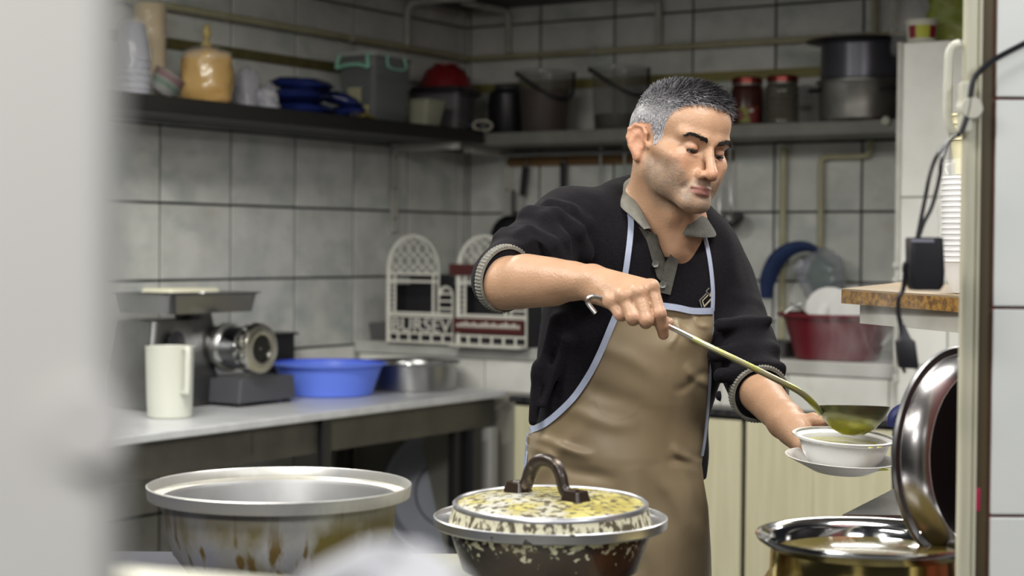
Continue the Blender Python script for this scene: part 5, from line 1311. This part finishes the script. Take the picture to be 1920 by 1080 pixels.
edge = np.clip(hairline(*ro.T) / .018, .25, 1)
ln = (.0065 + .010 * topw + .012 * frontw) * RNG.uniform(.7, 1.25, len(ro)) * (.5 + .5 * edge)
grey = np.clip(.80 + .30 * RNG.normal(size=len(ro)) - .55 * np.clip((ro[:, 2] - .080) / .035, 0, 1) - .55 * frontw - .25 * np.clip((ro[:, 0] + .02) / .04, 0, 1) + .35 * np.exp(-(hairline(*ro.T) / .010) ** 2) * (ro[:, 1] > .02), 0.02, 1)
hc = (np.array((.018, .017, .019))[None] * (1 - grey[:, None]) + np.array((.56, .55, .58))[None] * grey[:, None])
wr0 = RNG.uniform(.00045, .0008, len(ro))
m_hair = mat('grey_hair', (1, 1, 1), .42, c2=(.85, .85, .85), scale=30, attr='Col', spec=.4)
strands('hair', HC_ + (ro * HV) @ HM, dr_h @ HM, ln, wr0, hc, m_hair)
# scalp cap under the strands so no skin shows through
cap = Sdf()
capops = [(op, f, k) for op, f, k in HEADOPS[:4]]
cap.ops = capops
cap.ops = [('u', (lambda g: lambda P: g.ev(P) - (.0028 + .0075 * np.clip((P[:, 2] - .07) / .04, 0, 1) + .006 * np.clip((P[:, 1] - .03) / .05, 0, 1) * np.clip((P[:, 2] - .065) / .02, 0, 1)))(cap_base), 0.) for cap_base in [Sdf()]]
capb = Sdf(); capb.ops = capops
def capf(P):
    z_ = P[:, 2]; y_ = P[:, 1]
    th_ = .0024 + .0035 * np.clip((z_ - .065) / .05, 0, 1) + .0050 * np.clip((y_ - .02) / .06, 0, 1) * np.clip((z_ - .062) / .02, 0, 1)
    return capb.ev(P) - th_ * np.clip(hairline(P[:, 0], y_, z_) / .012, 0, 1)
cap = Sdf(); cap.ops = [('u', capf, 0.), ('i', lambda P: -hairline(P[:, 0], P[:, 1], P[:, 2]), .002)]
VPc, Qc = surface(cap, (-.1, -.125, -.07), (.1, .125, .16), .0022)
gy = np.clip(.55 - .50 * np.clip((VPc[:, 2] - .075) / .035, 0, 1) - .4 * np.clip((VPc[:, 1] - .02) / .05, 0, 1) * np.clip((VPc[:, 2] - .055) / .03, 0, 1), .02, 1)
gy = np.clip(gy + .35 * np.array([mnoise.noise(Vector((p[0] * 240, p[1] * 110, p[2] * 160))) for p in VPc]), .02, 1)
cc_ = np.array((.016, .015, .017))[None] * (1 - gy[:, None]) + np.array((.33, .32, .335))[None] * gy[:, None]
hl_ = hairline(*VPc.T); eb = np.clip((.010 - hl_) / .010, 0, 1) * np.clip(.7 + .9 * np.array([mnoise.noise(Vector(p) * 300) for p in VPc]), 0, 1) * (VPc[:, 2] < .06)
cc_ = cc_ * (1 - eb[:, None]) + skin[None] * .8 * eb[:, None]
mesh_np('hair_base', mp(HC_ + (VPc * HV) @ HM), Qc, m_hair, man, cc_)
# brows
for s in (1, -1):
    n = 330; u_ = RNG.uniform(0, 1, n)
    bx = s * (.0115 + .0405 * u_); bz = np.interp(u_, [0, .3, .62, .82, 1], [.0130, .0178, .0232, .0222, .0170]) + RNG.normal(size=n) * .0019 * (1.15 - u_ * .75)
    O = np.stack([bx, np.full(n, .14), bz], 1); Dn = np.tile(np.array((0, -1., 0)), (n, 1))
    t_, hit = march(headonly, O, Dn, .0, .12, 60); rt = O + Dn * t_[:, None]
    dd = np.stack([s * np.ones(n) * .9, np.full(n, .05), .55 - .9 * u_], 1) + RNG.normal(size=(n, 3)) * .18 + np.array((0, .30, 0))
    strands('eyebrow', HC_ + (rt * HV) @ HM, dd @ HM, RNG.uniform(.006, .010, n), np.full(n, .00042), np.tile(np.array((1., 1, 1)), (n, 1)), m_hair_d)

# ---------------------------------------------------------------- sweater
m_knit = mat('black_violet_knit', (.0058, .0050, .0068), .9, c2=(.0095, .0082, .0110), scale=260, bump=.35, bscale=420, sheen=.03, spec=.12)
def fold(P, a, b, r): return cone(a, b, r, r)(P)
tor = Sdf()
tor.add(ellip(Pn(1205, 560, 3.075), (.172, .125, .215)))
tor.add(ellip(Pn(1165, 740, 3.065), (.158, .128, .22)), .06)
tor.add(ellip(Pn(1158, 900, 3.07), (.158, .128, .17)), .05)
tor.add(cone(Pn(1082, 425, 2.99), Pn(1218, 408, 3.05), .060, .062), .05)
tor.add(cone(Pn(1335, 505, 3.13), Pn(1268, 428, 3.08), .052, .058), .05)
tor.add(ellip(Pn(1150, 480, 2.985), (.085, .06, .085)), .05); tor.add(ellip(Pn(1310, 520, 3.07), (.075, .06, .09)), .05)
slv = Sdf(); slv.ops = list(tor.ops)
SRs, ERs = Pn(1070, 424, 2.985), Pn(940, 527, 2.785)
CUFR = Pn(957, 527, 2.762)
slv.add(cone(SRs, SRs * .35 + ERs * .65, .066, .061), .03)
slv.add(cone(SRs * .35 + ERs * .65, Pn(946, 525, 2.780), .060, .0545), .02)
# rumpled rings along the right sleeve
rs = np.random.default_rng(3)
axis = (ERs - SRs) / np.linalg.norm(ERs - SRs); pv = np.array((0, -1., 0)) - axis * (-axis[1]); pv /= np.linalg.norm(pv); pu_ = np.cross(axis, pv)
def ring_fold(c, r, a0, a1, th, sk=.0):
    pts = [c + (pv * math.cos(t) + pu_ * math.sin(t)) * r + axis * sk * math.sin(t * 1.3) for t in np.linspace(a0, a1, 6)]
    for p_, q_ in zip(pts[:-1], pts[1:]): slv.add(cone(p_, q_, th, th), .011)
for f_, r_, a0, a1, th, sk in ((.20, .062, -1.9, .9, .0100, .02), (.36, .0635, -2.3, 1.2, .0135, .016), (.52, .0625, -2.3, 1.3, .0115, -.014), (.66, .0610, -2.2, 1.4, .0115, .012), (.80, .0585, -2.2, 1.5, .0095, -.010)):
    ring_fold(SRs + (ERs - SRs) * f_, r_, a0, a1, th, sk)
SLs, ELs = Pn(1345, 515, 3.135), Pn(1396, 655, 2.995)
CUFL = Pn(1424, 738, 2.905)
slv.add(cone(SLs, ELs, .056, .0555), .03); slv.add(cone(ELs, CUFL, .055, .047), .02)
for a_, b_, r_ in (((1350, 610, 2.945), (1440, 600, 2.965), .011), ((1340, 665, 2.92), (1452, 655, 2.94), .012), ((1352, 705, 2.895), (1464, 690, 2.91), .012), ((1352, 742, 2.875), (1440, 712, 2.87), .010), ((1365, 560, 3.01), (1415, 575, 3.03), .009)):
    slv.add(cone(Pn(*a_), Pn(*b_), r_, r_ * .8), .016)
# folds on the chest and under the arm
for a_, b_, r_ in (((1095, 400, 2.93), (1075, 520, 2.93), .007), ((1135, 400, 2.945), (1120, 540, 2.925), .006), ((1040, 600, 2.99), (1010, 700, 2.985), .012), ((1010, 690, 2.985), (1000, 790, 2.98), .012), ((1060, 640, 2.97), (1020, 760, 2.965), .008)):
    slv.add(cone(Pn(*a_), Pn(*b_), r_, r_ * .6), .02)
# openings: V neck, sleeve ends, hem
nA = WR - ER; nA = nA / np.linalg.norm(nA)
nRs = (np.array(Pn(1010, 540, 2.70)) - np.array(Pn(915, 515, 2.80))); nRs /= np.linalg.norm(nRs)
cutR = Pn(948, 523, 2.768)
def limb_cut(P, c, n, rad):                      # remove what is beyond the plane and near the forearm only
    return np.maximum(-((P - c) @ n), np.sqrt(((P - c - n * .12) ** 2).sum(1)) - rad)
slv.sub(lambda P: np.maximum(-((P - cutR) @ nRs), np.minimum(cone(cutR, WR, .085, .07)(P), 9)), .002)
nLs = (WL - CUFL) / np.linalg.norm(WL - CUFL)
slv.sub(lambda P: np.maximum(-((P - CUFL) @ nLs), cone(CUFL, WL, .075, .07)(P)), .002)
slv.sub(cone(neck_b + np.array((0.0, -.01, -.012)), neck_t, .0665, .075), .006)
vA, vB, vC = Pn(1218, 425, 2.9), Pn(1300, 432, 2.9), Pn(1247, 484, 2.9)
def vneck(P):
    d_ = (P - np.array((0, 0, H))); k = 2.9 / d_[:, 1]; xx = d_[:, 0] * k; zz = d_[:, 2] * k + H
    ds = []
    for a_, b_ in ((vA, vB), (vB, vC), (vC, vA)):
        e_ = np.array((b_[0] - a_[0], b_[2] - a_[2])); n_ = np.array((e_[1], -e_[0])) / np.linalg.norm(e_)
        ds.append((xx - a_[0]) * n_[0] + (zz - a_[2]) * n_[1])
    m_ = np.max(ds, 0) if np.max([d__[0] for d__ in [np.array([0.])]]) == 0 else 0
    cx_, cz_ = (vA[0] + vB[0] + vC[0]) / 3, (vA[2] + vB[2] + vC[2]) / 3
    sg = [1 if ((cx_ - a_[0]) * (b_[2] - a_[2]) - (cz_ - a_[2]) * (b_[0] - a_[0])) < 0 else -1 for a_, b_ in ((vA, vB), (vB, vC), (vC, vA))]
    ds = [d__ * s__ for d__, s__ in zip(ds, sg)]
    return np.maximum(np.max(ds, 0), P[:, 1] - 3.02)
slv.sub(vneck, .004)
slv.inter(half((0, 0, Pn(1160, 905, 3.0)[2]), (0, 0, -1)), .004)
VPs, Qs = surface(slv, (-.16, 2.55, .85), (.62, 3.36, 1.60), .0034)
nv = np.array([mnoise.noise(Vector((p[0] * 9, p[1] * 9, p[2] * 6))) for p in VPs]); nv2 = np.array([mnoise.noise(Vector((p[0] * 26 + 3, p[1] * 26, p[2] * 15))) for p in VPs])
gN = smin_grad(slv, VPs)
mesh_np('sweater', mp(VPs + gN * (nv * .005 + nv2 * .0025)[:, None]), Qs, m_knit, man)
# trousers and shoes (behind the stove)
tr_ = Sdf(); tr_.add(cone(HIP + np.array((0, 0, .05)), hipR, .105, .095)); tr_.add(cone(HIP + np.array((0, 0, .05)), hipL, .10, .080), .04)
for h_, f_ in ((hipR, footR), (hipL, footL)):
    kn = (h_ + f_) / 2 + np.array((0, -.02, .02)); tr_.add(cone(h_, kn, .098, .075), .03); tr_.add(cone(kn, f_, .073, .062), .02)
tr_.inter(half((0, 0, .06), (0, 0, -1)), .004)
VPt, Qt = surface(tr_, (-.25, 2.7, .03), (.6, 3.4, 1.12), .008); mesh_np('trousers', mp(VPt), Qt, mat('dark_trousers', (.02, .02, .025), .8), man)
for f_ in (footR, footL):
    sh = Sdf(); sh.add(cone(f_ + np.array((0, .03, -.04)), f_ + np.array((.02, -.15, -.05)), .05, .045)); sh.add(cone(f_, f_ + np.array((0, 0, .02)), .055, .055), .02); sh.inter(half((0, 0, .001), (0, 0, -1)), .002)
    VPq, Qq = surface(sh, tuple(f_ - np.array((.12, .25, .1))), tuple(f_ + np.array((.14, .14, .12))), .008); mesh_np('shoe', mp(VPq), Qq, m_blackp, man)

# ---------------------------------------------------------------- draping: cloth pieces laid on the sweater surface
sup = Sdf(); sup.ops = list(tor.ops)
sup.add(ellip(Pn(1160, 1030, 3.06), (.168, .130, .26)), .06)
def cast(pxs, sdf, off, t0=2.3, t1=3.5):
    pxs = np.array(pxs, float); Dn = np.array([ray(*p) for p in pxs]); Dn /= np.linalg.norm(Dn, axis=1, keepdims=True)
    O = np.tile(np.array((0, 0, H)), (len(pxs), 1)); t, hit = march(sdf, O, Dn, t0, t1, 110)
    P = O + Dn * t[:, None]; G = -Dn; return P + G * off, G, hit
def cloth(name, left, right_, n, mcols, sdf, off, M, th=.002, disp=None):
    # left/right_: matching edge polylines in photo pixels; a ruled sheet between them dropped on the body
    L_ = np.array([[np.interp(t, np.linspace(0, 1, len(left)), [p[k] for p in left]) for k in (0, 1)] for t in np.linspace(0, 1, n)])
    R_ = np.array([[np.interp(t, np.linspace(0, 1, len(right_)), [p[k] for p in right_]) for k in (0, 1)] for t in np.linspace(0, 1, n)])
    px = np.array([[L_[i] + (R_[i] - L_[i]) * j / (mcols - 1) for j in range(mcols)] for i in range(n)]).reshape(-1, 2)
    P, G, hit = cast(px, sdf, off)
    if disp is not None: P = P + G * disp(px)[:, None]
    P = P.reshape(n, mcols, 3); G = G.reshape(n, mcols, 3)
    # smooth the sheet in depth so that it hangs rather than clings
    back = P - G * th
    VS = np.concatenate([P.reshape(-1, 3), back.reshape(-1, 3)]); nn_ = n * mcols; fs = []
    for i in range(n - 1):
        for j in range(mcols - 1):
            a_ = i * mcols + j; fs.append((a_, a_ + 1, a_ + mcols + 1, a_ + mcols)); fs.append((nn_ + a_, nn_ + a_ + mcols, nn_ + a_ + mcols + 1, nn_ + a_ + 1))
    ring = [j for j in range(mcols)] + [i * mcols + mcols - 1 for i in range(1, n)] + [(n - 1) * mcols + j for j in range(mcols - 2, -1, -1)] + [i * mcols for i in range(n - 2, 0, -1)]
    for k in range(len(ring)):
        a_, b_ = ring[k], ring[(k + 1) % len(ring)]; fs.append((a_, nn_ + a_, nn_ + b_, b_))
    mb = MB(); mb.add([tuple(v) for v in mp(VS)], fs); return mb.build(name, M, man, smooth=60), P
def ribbon(name, pts, wpx, sdf, off, M, th=.0012, k=8, sub=None):
    pts = [Vector((p[0], p[1], 0)) for p in pts]; sp_ = smooth_path(pts, k); Ls, Rs = [], []
    for i, p in enumerate(sp_):
        t = (sp_[min(i + 1, len(sp_) - 1)] - sp_[max(i - 1, 0)]).normalized(); nn_ = Vector((-t.y, t.x, 0)) * wpx / 2
        Ls.append((p.x + nn_.x, p.y + nn_.y)); Rs.append((p.x - nn_.x, p.y - nn_.y))
    return cloth(name, Ls, Rs, len(Ls), 3, sdf, off, M, th)
m_apron = mat('tan_vinyl', (.295, .232, .145), .40, c2=(.165, .122, .070), scale=3.2, detail=3, spec=.45, bump=.35, bscale=11)  # darker brown noise stands in for light falling off over the apron
m_trim = mat('blue_grey_piping', (.36, .40, .52), .55, c2=(.31, .35, .46), scale=40)
m_collar = mat('grey_olive_knit', (.135, .130, .108), .8, c2=(.175, .17, .14), scale=60, bump=.3, bscale=380, sheen=.2)
m_placket = mat('dark_olive_knit', (.075, .074, .062), .85, c2=(.055, .055, .046), scale=80, bump=.3, bscale=380)
def ap_disp(px):
    x_, y_ = px[:, 0], px[:, 1]
    d = .009 * np.sin((x_ * .55 - y_) / 46.) * np.clip((y_ - 760) / 120, 0, 1) * np.clip((1010 - y_) / 150, 0, 1)
    d += .006 * np.sin((x_ + y_ * .6) / 33. + 1.2) * np.clip((x_ - 1200) / 120, 0, 1)
    d += .006 * np.sin((x_ * .35 + y_ * 1.1) / 18.) * np.exp(-((x_ - 1290) / 60) ** 2 - ((y_ - 625) / 40) ** 2)
    d += .010 * np.exp(-((x_ - 1040 + (y_ - 850) * .9) / 22) ** 2) * np.exp(-((y_ - 870) / 60) ** 2)
    for x0, y0, x1, y1, w_, a_ in CREASES:
        ex_, ey_ = x1 - x0, y1 - y0; L_ = math.hypot(ex_, ey_); s_ = ((x_ - x0) * ex_ + (y_ - y0) * ey_) / L_ ** 2; n_ = ((x_ - x0) * ey_ - (y_ - y0) * ex_) / L_
        n_ = n_ + 4 * np.sin(s_ * 5 + x0); d += a_ * np.exp(-(n_ / w_) ** 2) * np.clip(np.minimum(s_ + .15, 1.15 - s_) / .35, 0, 1)
    return d
CREASES = [(1255, 606, 1318, 640, 7, .005), (1272, 600, 1262, 650, 6, .004), (1300, 594, 1325, 618, 6, .004), (1288, 690, 1332, 730, 9, .006), (1270, 730, 1328, 700, 8, -.005),
           (990, 822, 1100, 850, 10, .008), (995, 832, 1062, 884, 10, .007), (1005, 858, 1140, 900, 12, -.006), (1262, 842, 1312, 868, 9, .007), (1255, 868, 1316, 856, 9, -.006),
           (1240, 890, 1300, 1010, 18, .007), (1285, 880, 1322, 980, 12, -.007), (1180, 900, 1215, 1060, 20, .006), (1120, 640, 1230, 705, 16, .004), (1100, 720, 1210, 770, 18, -.004), (1060, 770, 1180, 800, 14, .004)]
aL = [(1166, 562), (1157, 585), (1144, 618), (1126, 660), (1106, 700), (1078, 742), (1050, 772), (1020, 796), (996, 808), (989, 818), (987, 845), (982, 890), (978, 950), (975, 1030), (972, 1120), (970, 1250)]
aR = [(1337, 582), (1337, 605), (1336, 635), (1334, 670), (1332, 705), (1330, 740), (1328, 770), (1325, 800), (1322, 825), (1318, 850), (1316, 870), (1320, 905), (1328, 950), (1333, 1030), (1336, 1120), (1338, 1250)]
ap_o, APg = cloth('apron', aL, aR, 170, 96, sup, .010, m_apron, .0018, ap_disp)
# piping around the apron, sewn to its edge
def piping(name, P, M, r=.0035, flat=.4):
    return MB().tube([Vector(p) for p in mp(np.array(P))], r, 8, True, flat).build(name, M, man)
apn = smin_grad(sup, APg[:, 0], .004)
ribbon('apron_piping', [(1165, 560), (1157, 585), (1144, 617), (1126, 660), (1106, 700), (1078, 742), (1050, 771), (1020, 795), (993, 807)], 12, sup, .0175, m_trim)
ribbon('apron_piping', [(1166, 563), (1200, 569), (1240, 573), (1270, 577), (1300, 583), (1337, 583)], 12, sup, .0175, m_trim)
ribbon('apron_piping', [(1336, 578), (1336, 635), (1333, 690), (1329, 750), (1323, 815), (1317, 855)], 5, sup, .0125, m_trim)
ribbon('apron_piping', [(990, 812), (987, 845), (983, 890), (979, 950)], 5, sup, .0125, m_trim)
slv_t = Sdf(); slv_t.ops = [o_ for o_ in slv.ops if o_[0] == 'u']
ribbon('apron_strap', [(1181, 396), (1183, 415), (1182, 440), (1178, 475), (1173, 510), (1167, 545), (1165, 562)], 11, slv_t, .0035, m_trim)
ribbon('apron_strap', [(1303, 402), (1313, 422), (1323, 450), (1330, 482), (1335, 520), (1337, 552), (1336, 583)], 7.5, slv_t, .0035, m_trim)
# placket with buttons
cloth('placket', [(1197, 425), (1213, 452), (1222, 485), (1232, 520)], [(1232, 440), (1236, 462), (1247, 486), (1252, 540)], 14, 6, slv_t, .0035, m_placket, .002)
cloth('placket', [(1282, 440), (1262, 470), (1247, 492), (1236, 548)], [(1293, 438), (1275, 475), (1270, 500), (1257, 553)], 14, 6, slv_t, .0055, m_placket, .002)
bP_, bG_, _ = cast([(1229, 495), (1243, 534)], slv_t, .0072)
for p_, g_ in zip(bP_, bG_):
    b_ = MB().lathe([(.0001, 0), (.0058, 0), (.0062, .0012), (.0056, .0022), (.0045, .0014), (.0001, .0012)], 20).build('button', mat('grey_button', (.10, .105, .095), .3), man, loc=mp(p_))
    b_.rotation_euler = Vector(g_).to_track_quat('Z', 'Y').to_euler()
    for k in range(4): MB().lathe([(.0001, .0016), (.0007, .0016), (.0007, .0012)], 6).build('thread_hole', m_black, b_, loc=(.0016 * math.cos(k * math.pi / 2 + .7), .0016 * math.sin(k * math.pi / 2 + .7), 0.0001))
# embroidered emblem: nested chevrons
m_emb = mat('grey_embroidery', (.17, .165, .15), .7); m_emb2 = mat('pale_gold_embroidery', (.42, .37, .26), .6)
for nm_, pts, wd, M_ in (('emblem_chevron', [(1316, 576), (1312, 563), (1325, 550)], 2.2, m_emb), ('emblem_chevron', [(1321, 576), (1317, 564), (1328, 553)], 2.0, m_emb2), ('emblem_chevron', [(1321, 574), (1334, 560)], 2.6, m_emb2),
                      ('emblem_chevron', [(1330, 540), (1324, 546), (1330, 552), (1335, 545)], 2.2, m_emb), ('emblem_chevron', [(1332, 556), (1336, 544)], 4.5, m_emb2)):
    ribbon(nm_, pts, wd, slv_t, .0022, M_, .0008, 1)
# collar: a folded band around the neck
def band(name, top, bot, M, th=.003, k=6, bulge=.010):
    T_ = smooth_path([Pn(*p) for p in top], k); B_ = smooth_path([Pn(*p) for p in bot], k); n = len(T_); rows = []
    for s in np.linspace(0, 1, 7):
        rows.append([T_[i] + (B_[i] - T_[i]) * s + (Vector(((T_[i] - Vector(neck_b)).x, (T_[i] - Vector(neck_b)).y, 0)).normalized() * (bulge * math.sin(math.pi * s * .9))) for i in range(n)])
    mb = MB(); fr2 = [[tuple(Vector(mp(np.array(p)))) for p in r] for r in rows]
    cen = Vector(mp(neck_b))
    bk2 = [[tuple(Vector(p) + (Vector((cen.x, cen.y, p[2])) - Vector(p)).normalized() * th) for p in r] for r in fr2]
    loop = [[fr2[j][i] for j in range(7)] + [bk2[j][i] for j in range(6, -1, -1)] for i in range(n)]
    mb.loft(loop, True, True); return mb.build(name, M, man, smooth=60)
band('collar', [(1262, 352, 3.10), (1222, 335, 3.085), (1196, 326, 3.055), (1184, 340, 3.005), (1190, 372, 2.960), (1205, 402, 2.935), (1220, 428, 2.925)],
     [(1262, 395, 3.135), (1200, 378, 3.125), (1162, 352, 3.085), (1152, 358, 3.005), (1166, 388, 2.945), (1184, 405, 2.920), (1207, 430, 2.912)], m_collar)
band('collar', [(1262, 352, 3.10), (1298, 372, 3.085), (1311, 383, 3.045), (1306, 390, 3.00), (1297, 411, 2.965), (1281, 438, 2.935)],
     [(1262, 395, 3.135), (1310, 402, 3.125), (1330, 412, 3.075), (1336, 425, 3.02), (1339, 444, 2.975), (1285, 443, 2.930)], m_placket, bulge=.003)
# ribbed cuffs
def cuff(c, n, rad, wid, sx=1.0, upv=(0, 0, 1)):
    n = Vector(n).normalized(); a = (Vector(upv) - n * Vector(upv).dot(n)).normalized(); b = n.cross(a); rings = []
    for s, dr2 in ((-1, -.0004), (-1, .0028), (-.5, .0040), (.5, .0040), (1, .0024), (1, -.0026), (0, -.003)):
        ring = []
        for j in range(180):
            t = 2 * math.pi * j / 180; rr2 = rad + dr2 + (.0009 * math.cos(60 * t) if dr2 > .001 else 0)
            ring.append(tuple(Vector(mp(np.array(Vector(c) + n * s * wid / 2 + a * rr2 * math.cos(t) + b * rr2 * sx * math.sin(t))))))
        rings.append(ring)
    rings.append(rings[0])
    return MB().loft(rings).build('ribbed_cuff', m_cuff, man, smooth=60)
m_cuff = mat('grey_rib_knit', (.185, .18, .155), .8, c2=(.13, .125, .105), scale=120)
cuff(cutR - nRs * .004, nRs, .0515, .014)
cuff(CUFL - nLs * .004, nLs, .0475, .020)
# wrist watch band seen edge-on at the right wrist is skin and hair only: nothing added
# ---------------------------------------------------------------- steam rising from the soup
ms = bpy.data.materials.new('steam'); ms.use_nodes = True; nt = ms.node_tree; nt.nodes.clear()
out = nt.nodes.new('ShaderNodeOutputMaterial'); pv_ = nt.nodes.new('ShaderNodeVolumePrincipled'); nt.links.new(pv_.outputs[0], out.inputs['Volume'])
pv_.inputs['Color'].default_value = (.95, .95, .95, 1); pv_.inputs['Anisotropy'].default_value = .2
tc = nt.nodes.new('ShaderNodeTexCoord'); mp_ = nt.nodes.new('ShaderNodeMapping'); mp_.inputs['Scale'].default_value = (1, 1, .55)
n1 = nt.nodes.new('ShaderNodeTexNoise'); n1.inputs['Scale'].default_value = 16; n1.inputs['Detail'].default_value = 4; n1.inputs['Distortion'].default_value = 1.2
mr = nt.nodes.new('ShaderNodeMapRange'); mr.inputs[1].default_value = .48; mr.inputs[2].default_value = .72; mr.inputs[3].default_value = 0; mr.inputs[4].default_value = 9.0
ln_ = nt.nodes.new('ShaderNodeVectorMath'); ln_.operation = 'LENGTH'; sc3 = nt.nodes.new('ShaderNodeMapping'); sc3.inputs['Scale'].default_value = (1 / .10, 1 / .10, 1 / .16)
fo = nt.nodes.new('ShaderNodeMapRange'); fo.inputs[1].default_value = .2; fo.inputs[2].default_value = 1.0; fo.inputs[3].default_value = 1; fo.inputs[4].default_value = 0
mu = nt.nodes.new('ShaderNodeMath'); mu.operation = 'MULTIPLY'
nt.links.new(tc.outputs['Object'], mp_.inputs[0]); nt.links.new(mp_.outputs[0], n1.inputs['Vector']); nt.links.new(n1.outputs['Fac'], mr.inputs[0])
nt.links.new(tc.outputs['Object'], sc3.inputs[0]); nt.links.new(sc3.outputs[0], ln_.inputs[0]); nt.links.new(ln_.outputs['Value'], fo.inputs[0])
nt.links.new(mr.outputs[0], mu.inputs[0]); nt.links.new(fo.outputs[0], mu.inputs[1]); nt.links.new(mu.outputs[0], pv_.inputs['Density'])
o = MB().lathe([(.0005, -.16)] + [(.10 * math.sin(a), -.16 * math.cos(a)) for a in np.linspace(.1, math.pi - .1, 15)] + [(.0005, .16)], 24).build('steam', ms, loc=W(1632, 655, 2.62))
tag(o, 'thin steam drifting up from the ladled soup in front of the red basin', 'steam'); o['kind'] = 'stuff'
